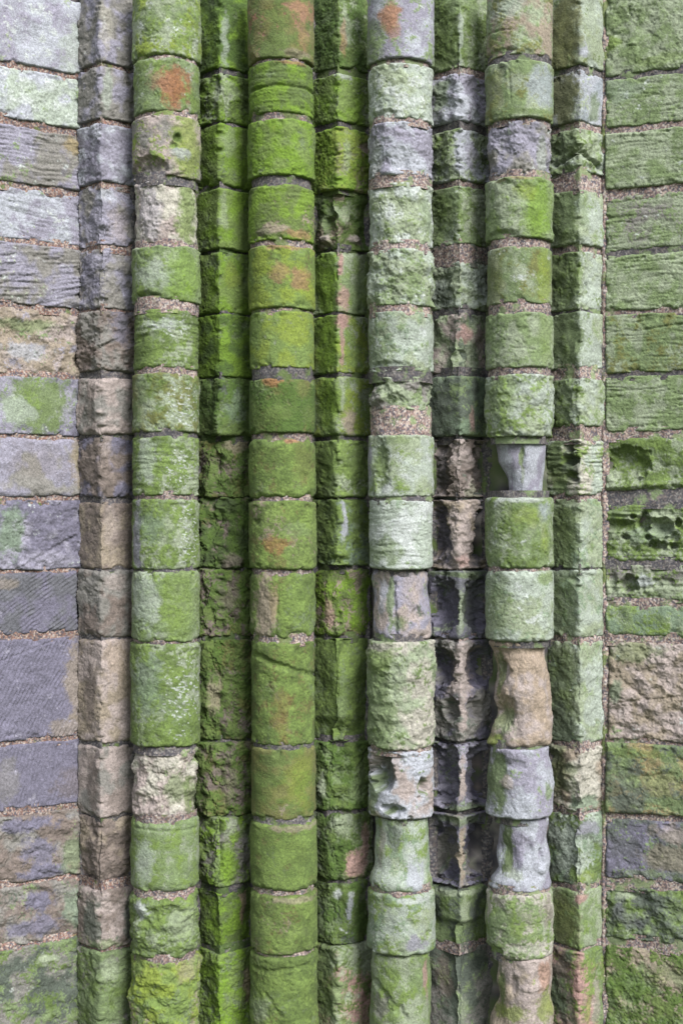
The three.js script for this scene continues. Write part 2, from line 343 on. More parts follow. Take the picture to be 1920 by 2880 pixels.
// ---------------------------------------------------------------- the two walls, four round columns and five angled shafts
function thing(name, label, category, group) { const g = new THREE.Group(); g.name = name; g.userData = { label, category, kind: 'thing' }; if (group) g.userData.group = group; scene.add(g); return g; }
function build(name, label, category, group, prof, stones, jo = {}) {
  const root = thing(name, label, category, group);
  stones.forEach((s, i) => {
    makeStone(prof, s, root);
    const n = stones[i + 1];
    if (n) {
      const cut = Math.max(s[2].cut || 0, n[2].cut || 0), deep = s[2].rib || n[2].rib ? 16 : prof.kind === 'round' ? Math.max(0, (n[2].n ? n[2].n[0][2] + 1 : 0), (s[2].n ? s[2].n.at(-1)[2] + 1 : 0)) : 0;
      makeJoint(prof, s[1], n[0], root, { ...jo, ...(deep > 6 ? { rec: deep + 5, g: 'dark', k: .3 } : {}), ...(s[2].j || {}), cut });
    }
  });
  return root;
}
const BOT = 3010;

// left wall
build('ashlar_wall', 'grey lilac sandstone block wall at the left edge, mostly free of moss', 'wall', 'flanking walls',
  flatProfile(-400, 0.345, 229, -0.062), [
  [-60, 150, { t: 'smooth', b: 'pal', b2: 'lil', m: 'psg', k: 0.12, p: 0.25, f: [['o', 190, 90, 45, 70, 'mint', .6], ['p', 60, 90, 70, 26, 3], ['p', 90, 20, 60, 16, -2]] }],
  [171, 310, { t: 'rough', a: .7, b: 'mint', b2: 'pal', m: 'sag', k: 0.2, p: 0.35 }],
  [337, 492, { t: 'lam', b: 'lil', b2: 'gry', m: 'sag', k: 0.22, p: .15, f: [['o', 178, 372, 26, 30, 'och', .8]] }],
  [511, 655, { t: 'lam', a: .9, sl: .1, b: 'lil', b2: 'pal', m: 'sag', k: 0.2, p: .1 }],
  [671, 838, { t: 'lam', a: 1.2, sl: -.08, b: 'lil', b2: 'gry', m: 'psg', k: 0.08, p: .1 }],
  [856, 1042, { t: 'flake', a: 1.1, b: 'tan', b2: 'pnk', m: 'sag', k: 0.12, p: .22, pc: 'lil', f: [['g', 30, 880, 130, 960, 18, -4], ['o', 70, 905, 70, 18, 'sag', .7], ['o', 60, 985, 55, 22, 'pal', .7]] }],
  [1053, 1215, { t: 'smooth', b: 'slt', b2: 'lil', m: 'grn', m2: 'sag', k: 0.2, p: .1, f: [['o', 90, 1125, 95, 75, 'grn', .8], ['o', 30, 1150, 40, 40, 'mint', .7], ['o', 215, 1160, 40, 80, 'slt', .9]], label: 'lilac block with a broad green algae stain' }],
  [1230, 1392, { t: 'smooth', a: 1.2, b: 'lil', b2: 'gry', f: [['o', 198, 1310, 24, 90, 'och', .55], ['o', 90, 1300, 70, 50, 'brn', .25]] }],
  [1410, 1603, { t: 'flake', a: .8, b: 'slt', b2: 'lil', p: .08, f: [['o', 20, 1500, 34, 70, 'sea', .8], ['g', 60, 1590, 180, 1512, 8, 6], ['o', 120, 1575, 60, 22, 'lil', .8]] }],
  [1618, 1788, { t: 'tool', b: 'slt', b2: 'drk', p: .02, pc: 'lil', u1: .975, f: [['o', 210, 1690, 14, 80, 'tan', .7], ['o', 10, 1640, 40, 20, 'tan', .5]] }],
  [1808, 2092, { t: 'tool', an: -.5, b: 'slt', b2: 'slt', p: .08, pc: 'lil', f: [['o', 190, 1930, 38, 110, 'tan', .7], ['o', 170, 2070, 50, 30, 'tan', .6], ['g', 0, 1862, 130, 1812, 5, 4]] }],
  [2111, 2292, { t: 'tool', an: -.2, a: .8, b: 'slt', b2: 'slt', p: .1, pc: 'lil', f: [['o', 200, 2230, 60, 50, 'brn', .4], ['o', 10, 2200, 30, 60, 'gry', .5]] }],
  [2314, 2500, { t: 'flake', b: 'gry', b2: 'brn', m: 'sag', k: .1, f: [['o', 75, 2335, 75, 22, 'slt', 1], ['p', 75, 2335, 75, 22, -3], ['o', 90, 2420, 50, 42, 'slt', .9], ['p', 90, 2420, 45, 40, -3], ['o', 100, 2478, 58, 22, 'slt', 1], ['p', 100, 2478, 58, 22, -3], ['o', 180, 2440, 34, 60, 'sag', .6]] }],
  [2516, 2680, { t: 'flake', b: 'gry', b2: 'brn', m: 'sag', m2: 'blg', k: .22, f: [['o', 90, 2560, 40, 28, 'slt', 1], ['p', 90, 2560, 40, 28, -3], ['o', 80, 2630, 70, 26, 'slt', .9], ['p', 80, 2630, 60, 24, -3], ['o', 190, 2600, 40, 60, 'sea', .7]] }],
  [2693, BOT, { t: 'rough', b: 'blg', b2: 'gry', m: 'sag', m2: 'mid', k: .5, p: .04, f: [['o', 110, 2732, 26, 12, 'psg', 1], ['p', 110, 2732, 24, 11, -4]] }],
], { g: 'red', k: .02, rec: 7 });

// angled shaft beside the left wall
build('angled_shaft', 'lilac grey and tan angled shaft beside the left wall, nearly bare of moss', 'shaft', 'angled shafts between the columns',
  wedgeProfile(228, 284, 374, 0.03, -0.035), [
  [-60, 168, { t: 'rough', b: 'gry', b2: 'lil', p: .1, dam: .1, f: [['o', 300, 90, 14, 90, 'cre', .6]] }],
  [187, 325, { t: 'rough', b: 'gry', b2: 'lil', dam: .1, f: [['o', 300, 250, 12, 70, 'mint', .6]] }],
  [346, 505, { t: 'rough', a: .8, b: 'lil', b2: 'pal', f: [['o', 255, 420, 26, 90, 'slt', .6]] }],
  [517, 682, { t: 'flake', a: .8, b: 'lil', b2: 'gry', dam: .2, f: [['o', 300, 550, 30, 18, 'pal', .8], ['p', 290, 660, 22, 20, 12], ['o', 335, 620, 26, 50, 'pnk', .4]] }],
  [697, 862, { t: 'flake', b: 'lil', b2: 'gry', dam: .3, f: [['p', 285, 850, 22, 18, 14], ['o', 260, 800, 40, 60, 'slt', .5]] }],
  [873, 1038, { t: 'flake', a: 1.3, b: 'gry', b2: 'brn', dam: .4, o: 4, f: [['o', 340, 920, 24, 60, 'slt', .7], ['g', 250, 1000, 330, 950, 6, 5]], j: { g: 'dark' } }],
  [1062, 1218, { t: 'rough', b: 'pnk', b2: 'gry', dam: .5, r: 2, o: 6, f: [['o', 255, 1150, 16, 60, 'brn', .5]], j: { g: 'dark' } }],
  [1230, 1395, { t: 'rough', b: 'brn', b2: 'slt', dam: .2, f: [['o', 300, 1250, 16, 30, 'pnk', .6]], j: { g: 'dark' } }],
  [1415, 1598, { t: 'rough', a: .5, b: 'tan', b2: 'brn', dam: .05, f: [['o', 262, 1500, 14, 90, 'brn', .8], ['o', 315, 1480, 20, 60, 'pnk', .5]], j: { g: 'dark' } }],
  [1607, 1792, { t: 'rough', a: .8, b: 'gry', b2: 'brn', dam: .2, r: 1.5, f: [['o', 320, 1640, 30, 20, 'pnk', .6]], j: { g: 'dark' } }],
  [1804, 2090, { t: 'rough', a: .6, b: 'tan', b2: 'pnk', dam: .1, r: 1.4, f: [['o', 255, 1960, 16, 120, 'brn', .8], ['o', 320, 1850, 30, 70, 'pch', .6]], j: { g: 'dark' } }],
  [2106, 2300, { t: 'smooth', a: 1.4, b: 'pnk', b2: 'gry', dam: .05, f: [['o', 330, 2250, 24, 50, 'brn', .6], ['o', 262, 2220, 20, 90, 'brn', .7]], j: { g: 'dark' } }],
  [2308, 2490, { t: 'flake', a: 1.0, b: 'brn', b2: 'tan', n: [[0, 0, 2, 4], [.7, 4, 4, 6], [1, 12, 8, 14]], f: [['g', 283, 2330, 283, 2480, 7, 9]], r: 2 }],
  [2512, 2672, { t: 'rough', b: 'pnk', b2: 'brn', m: 'sag', m2: 'blg', k: .2, dam: .6, f: [['o', 255, 2600, 26, 70, 'blg', .8], ['o', 360, 2600, 14, 70, 'blg', .8], ['o', 300, 2665, 50, 22, 'sag', .7]] }],
  [2685, BOT, { t: 'rough', b: 'sag', b2: 'gry', m: 'mid', m2: 'sag', k: .6, f: [['g', 250, 2700, 295, 2790, 7, 5], ['o', 305, 2730, 28, 30, 'psg', .7]] }],
], { g: 'red', k: .02, rec: 9 });

// first round column
build('round_column', 'leftmost round column, pale sage green with white scuffs and one orange stain', 'column', 'round columns',
  roundProfile(463.5, 0.1045, 0.0, -0.002), [
  [-60, 150, { t: 'rough', a: .8, b: 'psg', b2: 'sag', m: 'yel', m2: 'grn', k: .52, p: .12 }],
  [163, 308, { t: 'rough', a: .7, b: 'psg', b2: 'sag', m: 'grn', m2: 'sag', k: .66, p: .16, f: [['o', 490, 240, 44, 54, 'rst', .95], ['o', 455, 235, 40, 30, 'org', .5]], label: 'green stone with a bright orange stain' }],
  [326, 490, { t: 'rough', a: .8, b: 'gry', b2: 'pnk', m: 'yel', m2: 'grn', k: .3, f: [['o', 520, 400, 38, 110, 'yel', .75], ['p', 499, 390, 11, 12, 12], ['o', 499, 390, 13, 14, 'mid', 1], ['p', 488, 412, 12, 11, 10], ['o', 488, 413, 14, 12, 'grn', .9], ['p', 420, 482, 58, 40, 30], ['o', 425, 478, 50, 26, 'gry', .8], ['o', 505, 432, 26, 14, 'pal', .6]], label: 'grey stone with two small mossy holes' }],
  [508, 680, { t: 'flake', a: .8, b: 'pnk', b2: 'cre', m: 'grn', m2: 'psg', k: .2, o: -7, f: [['o', 528, 600, 26, 110, 'grn', .8], ['o', 420, 590, 40, 80, 'pal', .4]] }],
  [692, 842, { t: 'rough', a: .8, b: 'psg', b2: 'sag', m: 'sag', m2: 'grn', k: .45, f: [['o', 515, 775, 44, 80, 'brt', .75], ['o', 430, 770, 46, 40, 'mint', .6], ['p', 420, 845, 60, 26, 12]], j: { rec: 4 } }],
  [868, 1033, { t: 'lam', a: .9, b: 'psg', b2: 'sag', m: 'mid', m2: 'grn', k: .68, f: [['o', 470, 910, 50, 14, 'mint', .6], ['w', 480, 920, 60, 26, 'wht']] }],
  [1051, 1213, { t: 'rough', a: .8, b: 'psg', b2: 'sag', m: 'olv', m2: 'mid', k: .62, f: [['w', 510, 1140, 44, 70, 'wht'], ['o', 500, 1180, 40, 16, 'psg', .6], ['o', 395, 1120, 22, 90, 'psg', .4]] }],
  [1229, 1390, { t: 'lam', a: .7, b: 'psg', b2: 'sag', m: 'mid', m2: 'grn', k: .6, f: [['o', 415, 1300, 28, 60, 'mint', .6], ['w', 505, 1320, 46, 60, 'wht']] }],
  [1407, 1598, { t: 'rough', a: .7, b: 'psg', b2: 'sag', m: 'mid', m2: 'grn', k: .6, f: [['o', 385, 1510, 14, 90, 'lil', .8], ['o', 425, 1480, 34, 50, 'sea', .6], ['w', 525, 1500, 30, 100, 'wht']] }],
  [1610, 1803, { t: 'rough', a: .6, b: 'psg', b2: 'sag', m: 'grn', m2: 'sag', k: .45, f: [['o', 415, 1700, 36, 90, 'mint', .6], ['o', 510, 1700, 40, 110, 'grn', .75]] }],
  [1816, 2100, { t: 'rough', a: .7, b: 'psg', b2: 'sag', m: 'mid', m2: 'grn', k: .6, f: [['g', 385, 1890, 540, 1830, 7, 3], ['o', 420, 1920, 40, 80, 'sea', .6], ['w', 510, 1950, 44, 120, 'wht'], ['o', 480, 2070, 70, 26, 'grn', .6]] }],
  [2117, 2303, { t: 'flake', a: 1.3, b: 'pnk', b2: 'cre', m: 'grn', m2: 'sag', k: .2, p: .1, pc: 'cre', o: -8, f: [['o', 470, 2150, 46, 26, 'cre', .9], ['p', 470, 2150, 46, 26, -4], ['o', 500, 2220, 30, 50, 'sag', .7], ['o', 535, 2250, 16, 60, 'mid', .7]], label: 'cream flaking stone with scraps of green' }],
  [2316, 2508, { t: 'smooth', a: 1.2, b: 'psg', b2: 'sag', m: 'grn', m2: 'sag', k: .6, o: 3, r: 1.5, f: [['o', 410, 2420, 26, 60, 'mint', .6], ['g', 380, 2330, 540, 2336, 6, 3]] }],
  [2530, 2698, { t: 'flake', a: 1.2, b: 'sag', b2: 'psg', m: 'mid', m2: 'grn', k: .6, r: 1.8, f: [['o', 395, 2560, 20, 24, 'wht', .9], ['p', 395, 2560, 22, 26, -5], ['o', 510, 2600, 34, 50, 'psg', .6], ['p', 470, 2560, 60, 20, 6]] }],
  [2712, BOT, { t: 'flake', a: 1.2, b: 'sag', b2: 'tan', m: 'yel', m2: 'grn', k: .68, r: 1.4, f: [['o', 520, 2730, 30, 30, 'tan', .5]] }],
], { g: 'pink', k: .1, m: 'grn', rec: 7 });

// second angled shaft
build('angled_shaft_001', 'deep green angled shaft between the two leftmost round columns', 'shaft', 'angled shafts between the columns',
  wedgeProfile(556, 618, 704, -0.026, -0.1), [
  [-60, 185, { t: 'smooth', a: 1.3, b: 'sag', m: 'brt', m2: 'dkg', k: .82, f: [['o', 632, 120, 10, 80, 'mint', .6]] }],
  [205, 335, { t: 'rough', a: 1.2, b: 'psg', b2: 'sag', m: 'mid', m2: 'brt', k: .7, f: [['p', 608, 240, 16, 22, 8], ['o', 645, 250, 30, 30, 'psg', .5]] }],
  [347, 515, { t: 'smooth', b: 'sag', m: 'brt', m2: 'grn', k: .85, f: [['o', 640, 400, 20, 40, 'psg', .4]] }],
  [530, 695, { t: 'smooth', b: 'sag', m: 'brt', m2: 'grn', k: .85, f: [['o', 630, 590, 9, 60, 'psg', .5]] }],
  [706, 875, { t: 'smooth', a: 1.2, b: 'sag', m: 'brt', m2: 'grn', k: .82, f: [['o', 655, 770, 20, 40, 'yel', .6]] }],
  [883, 1055, { t: 'smooth', a: 1.2, b: 'sag', m: 'brt', m2: 'dkg', k: .85, f: [['g', 590, 890, 610, 940, 5, 4]] }],
  [1062, 1222, { t: 'rough', a: .7, b: 'sag', b2: 'blg', m: 'mid', m2: 'dkg', k: .75, f: [['o', 660, 1140, 24, 50, 'sea', .6]] }],
  [1240, 1395, { t: 'ero', a: 1.5, b: 'olv', b2: 'brn', m: 'mid', m2: 'dkg', k: .62, cut: 50, f: [['o', 660, 1250, 44, 20, 'tan', .6], ['p', 610, 1300, 24, 30, 14]] }],
  [1400, 1598, { cut: 74, t: 'rough', a: 1.3, b: 'brn', b2: 'olv', m: 'dkg', m2: 'dep', k: .7, f: [['o', 645, 1580, 30, 26, 'brn', .7]] }],
  [1608, 1792, { cut: 70, t: 'flake', a: .8, b: 'brn', b2: 'olv', m: 'dkg', m2: 'mid', k: .6, f: [['o', 645, 1680, 34, 50, 'brn', .6]] }],
  [1808, 2088, { cut: 66, t: 'flake', a: .8, b: 'olv', b2: 'brn', m: 'mid', m2: 'dkg', k: .7, f: [['o', 600, 1960, 24, 60, 'tan', .6]] }],
  [2100, 2300, { cut: 46, t: 'flake', a: .9, b: 'brn', b2: 'olv', m: 'mid', m2: 'dkg', k: .64, f: [['o', 640, 2200, 24, 80, 'brn', .5]] }],
  [2308, 2495, { cut: 14, t: 'rough', a: 1.1, b: 'gry', b2: 'sag', m: 'brt', m2: 'grn', k: .6, dam: .4, f: [['o', 640, 2440, 26, 60, 'brt', .9], ['o', 650, 2330, 16, 20, 'psg', .7], ['p', 605, 2330, 20, 20, 8]] }],
  [2518, 2672, { t: 'ero', a: .9, b: 'sag', m: 'mid', m2: 'brt', k: .8, r: 2, n: [[0, 0, 10, 4], [.4, 4, 0, 8], [1, 4, 8, 10]], f: [['o', 683, 2560, 8, 60, 'pkm', .6]] }],
  [2690, BOT, { t: 'rough', b: 'sag', m: 'grn', m2: 'brt', k: .75, f: [['o', 690, 2780, 10, 60, 'pkm', .5]] }],
], { g: 'dark', k: .45, m: 'dkg', rec: 9 });

// second round column
build('round_column_001', 'vivid moss green round column with orange tints, second from the left', 'column', 'round columns',
  roundProfile(793.5, 0.1035, -0.035, 0.0035), [
  [-60, 158, { t: 'smooth', a: 1.1, b: 'org', b2: 'tan', m: 'olv', m2: 'mid', k: 0.84, f: [['o', 845, 25, 36, 34, 'org', .8], ['o', 850, 90, 14, 50, 'org', .45], ['o', 830, 148, 40, 10, 'tan', .5]], j: { rec: 8 } }],
  [172, 312, { t: 'lam', a: .7, b: 'sag', m: 'brt', m2: 'mid', k: .9, f: [['g', 705, 246, 880, 244, 6, 7], ['o', 820, 178, 40, 7, 'org', .7]] }],
  [335, 488, { t: 'rough', a: .65, crk: 0.70, b: 'sag', m: 'brt', m2: 'grn', k: .82, p: .05, pc: 'yel', j: { g: 'dark', k: .12 } }],
  [520, 672, { t: 'lam', a: .6, b: 'tan', m: 'brt', m2: 'mid', k: .85, f: [['o', 780, 645, 40, 12, 'tan', .9], ['o', 830, 660, 40, 12, 'org', .6], ['o', 740, 655, 30, 10, 'brn', .6]], j: { rec: 5 } }],
  [691, 862, { t: 'rough', a: .5, crk: .5, b: 'olv', b2: 'sag', m: 'grn', m2: 'yel', k: 0.80, f: [['o', 790, 770, 30, 24, 'org', .5], ['o', 838, 785, 28, 30, 'org', .65], ['o', 800, 696, 70, 9, 'org', .6]] }],
  [876, 1032, { t: 'rough', a: .5, crk: .5, b: 'psg', b2: 'sag', m: 'yel', m2: 'grn', k: 0.86, p: .08, pc: 'yel', j: { g: 'dark' } }],
  [1066, 1215, { t: 'smooth', b: 'olv', b2: 'sag', m: 'mid', m2: 'dkg', k: 0.82, f: [['o', 765, 1072, 30, 16, 'rst', .75], ['o', 850, 1090, 20, 30, 'olv', .6]] }],
  [1236, 1398, { t: 'rough', a: .5, crk: .5, b: 'olv', b2: 'sag', m: 'mid', m2: 'grn', k: 0.80, r: 1.5, f: [['o', 822, 1241, 34, 9, 'org', .9], ['p', 850, 1340, 14, 16, 4], ['o', 850, 1300, 30, 60, 'olv', .4]] }],
  [1413, 1598, { t: 'rough', a: .6, crk: 0.70, b: 'olv', b2: 'tan', m: 'mid', m2: 'grn', k: 0.76, r: 1.2, f: [['o', 775, 1530, 34, 24, 'rst', .5], ['p', 724, 1468, 10, 10, 6], ['o', 830, 1490, 40, 20, 'sag', .5]] }],
  [1613, 1792, { t: 'rough', a: .65, crk: 0.70, b: 'sag', b2: 'olv', m: 'mid', m2: 'grn', k: 0.70, r: 1.8, f: [['o', 745, 1705, 34, 88, 'tan', .95], ['p', 735, 1720, 34, 80, 5], ['g', 785, 1640, 775, 1790, 5, 3], ['o', 770, 1690, 14, 50, 'och', .5]], label: 'green stone with a tan broken left side' }],
  [1810, 2098, { t: 'rough', a: .65, crk: 0.70, b: 'olv', b2: 'sag', m: 'mid', m2: 'grn', k: 0.76, r: 1.4, f: [['g', 720, 1845, 880, 1905, 12, 10], ['o', 790, 2010, 30, 80, 'rst', .28], ['p', 850, 1830, 20, 20, 5]], label: 'tall green stone with a slanting groove' }],
  [2113, 2305, { t: 'smooth', b: 'olv', b2: 'tan', m: 'olv', m2: 'mid', k: 0.85, f: [['o', 840, 2200, 40, 70, 'yel', .45], ['o', 740, 2220, 26, 60, 'mid', .5]] }],
  [2324, 2506, { t: 'smooth', b: 'olv', b2: 'sag', m: 'mid', m2: 'grn', k: 0.85, r: 1.4, f: [['o', 830, 2328, 60, 8, 'tan', .6]] }],
  [2526, 2685, { t: 'rough', a: .5, crk: .5, b: 'olv', b2: 'tan', m: 'mid', m2: 'grn', k: 0.76, r: 1.4, f: [['o', 820, 2532, 60, 9, 'tan', .6]] }],
  [2700, BOT, { t: 'rough', a: 1, b: 'sag', b2: 'olv', m: 'mid', m2: 'grn', k: 0.80, f: [['g', 720, 2730, 860, 2715, 9, 5], ['o', 730, 2840, 30, 40, 'psg', .5], ['g', 750, 2790, 790, 2850, 10, 5]] }],
], { g: 'pink', k: .2, m: 'mid', rec: 8 });

// middle angled shaft
build('angled_shaft_002', 'angled shaft at the middle, dark moss on its left face and pale pink arris', 'shaft', 'angled shafts between the columns',
  wedgeProfile(884, 951, 1037, -0.042, -0.115), [
  [-60, 182, { t: 'rough', a: .7, b: 'psg', b2: 'sag', m: 'mid', m2: 'dkg', k: .68, f: [['o', 975, 70, 14, 60, 'psg', .6], ['o', 965, 110, 8, 50, 'org', .5], ['o', 915, 80, 30, 120, 'dkg', .8]] }],
  [205, 335, { t: 'rough', a: .6, b: 'psg', m: 'brt', m2: 'grn', k: .82, f: [['o', 962, 215, 20, 10, 'wht', .6]] }],
  [357, 528, { t: 'rough', a: .7, b: 'tan', b2: 'psg', m: 'brt', m2: 'yel', k: .7, f: [['o', 980, 470, 26, 60, 'yel', .5], ['o', 975, 430, 14, 60, 'psg', .5], ['o', 915, 430, 30, 90, 'brt', .8]] }],
  [532, 692, { t: 'ero', a: 1.5, b: 'sag', b2: 'tan', m: 'mid', m2: 'dkg', k: .55, n: [[0, 6, 34, 8], [.15, 4, 26, 6], [.5, 6, 14, 8], [.8, 8, 24, 10], [1, 2, 30, 4]], f: [['p', 925, 625, 20, 24, 20], ['o', 968, 600, 26, 36, 'psg', .6], ['o', 915, 670, 16, 12, 'pnk', .9], ['p', 915, 670, 18, 14, -14], ['o', 1003, 668, 18, 12, 'pnk', .9], ['p', 1003, 668, 18, 14, -14], ['p', 1000, 620, 16, 20, 12]], label: 'hollowed stone with a deep mossy pit' }],
  [706, 875, { t: 'smooth', a: 1.1, b: 'sag', b2: 'psg', m: 'grn', m2: 'sag', k: .5, f: [['o', 915, 790, 34, 110, 'brt', .9], ['o', 958, 740, 9, 50, 'pkm', .9], ['o', 968, 840, 20, 40, 'pkm', .8]] }],
  [886, 1045, { t: 'smooth', a: 1.1, b: 'psg', m: 'yel', m2: 'grn', k: .7, f: [['o', 918, 960, 34, 100, 'brt', .9], ['o', 963, 900, 24, 22, 'pkm', .9], ['o', 960, 960, 6, 70, 'pkm', .8]] }],
  [1059, 1222, { t: 'smooth', a: 1.1, b: 'psg', m: 'yel', m2: 'grn', k: .65, f: [['o', 920, 1140, 32, 100, 'brt', .85], ['o', 982, 1185, 20, 34, 'tan', .9], ['o', 960, 1100, 5, 50, 'psg', .8]] }],
  [1240, 1395, { t: 'rough', a: .8, b: 'psg', b2: 'sag', m: 'grn', m2: 'mid', k: .62, f: [['o', 920, 1320, 30, 90, 'mid', .8], ['g', 945, 1270, 955, 1350, 5, 5]] }],
  [1406, 1588, { t: 'rough', a: .7, b: 'sea', b2: 'sag', m: 'mid', m2: 'grn', k: .6, f: [['o', 968, 1470, 8, 60, 'pal', .95], ['o', 910, 1480, 30, 90, 'mid', .8], ['p', 950, 1575, 30, 16, 14], ['p', 1005, 1540, 14, 30, 10]], label: 'stone with a pale lilac worn arris' }],
  [1606, 1790, { cut: 42, t: 'smooth', a: 1.4, b: 'tan', b2: 'olv', m: 'mid', m2: 'brt', k: .62, f: [['o', 925, 1720, 14, 34, 'pkm', .6], ['o', 985, 1785, 26, 8, 'pkm', .5]] }],
  [1802, 2085, { t: 'ero', a: .8, b: 'sag', m: 'mid', m2: 'grn', k: .7, n: [[0, 0, 24, 0], [.3, 0, 10, 2], [.75, 4, 4, 6], [.85, 6, 26, 8], [1, 2, 30, 4]], f: [['o', 965, 1990, 14, 70, 'sag', .7], ['p', 970, 2060, 50, 24, 10]] }],
  [2096, 2285, { cut: 40, t: 'rough', a: 1, b: 'sag', m: 'dkg', m2: 'mid', k: .72, f: [['o', 908, 2225, 14, 36, 'psg', .95], ['p', 908, 2225, 14, 36, -5], ['o', 1000, 2230, 30, 40, 'sag', .6]] }],
  [2300, 2482, { cut: 30, t: 'rough', a: .7, b: 'psg', b2: 'sag', m: 'mid', m2: 'dkg', k: .5, r: 1.6, f: [['o', 965, 2330, 40, 34, 'psg', .7], ['o', 940, 2420, 34, 46, 'dkg', .8], ['o', 1000, 2440, 34, 50, 'pkm', .9], ['o', 1028, 2370, 10, 50, 'pkm', .8]], label: 'dark mossed stone with a bare pink wedge' }],
  [2497, 2662, { cut: 38, t: 'smooth', a: 1.2, b: 'sag', b2: 'blg', m: 'mid', m2: 'dkg', k: .62, f: [['o', 950, 2520, 14, 16, 'wht', .9], ['o', 988, 2520, 8, 10, 'wht', .8], ['o', 985, 2565, 9, 30, 'pal', .8], ['o', 960, 2620, 8, 5, 'wht', .8], ['o', 974, 2625, 4, 4, 'wht', .8]], label: 'dark green stone spotted with white lichen' }],
  [2672, BOT, { t: 'rough', a: .8, b: 'psg', b2: 'pkm', m: 'sag', m2: 'mid', k: .48, dam: .2, f: [['o', 912, 2790, 28, 110, 'mid', .8], ['g', 920, 2680, 950, 2730, 6, 5]] }],
], { g: 'dark', k: .35, m: 'mid', rec: 9 });

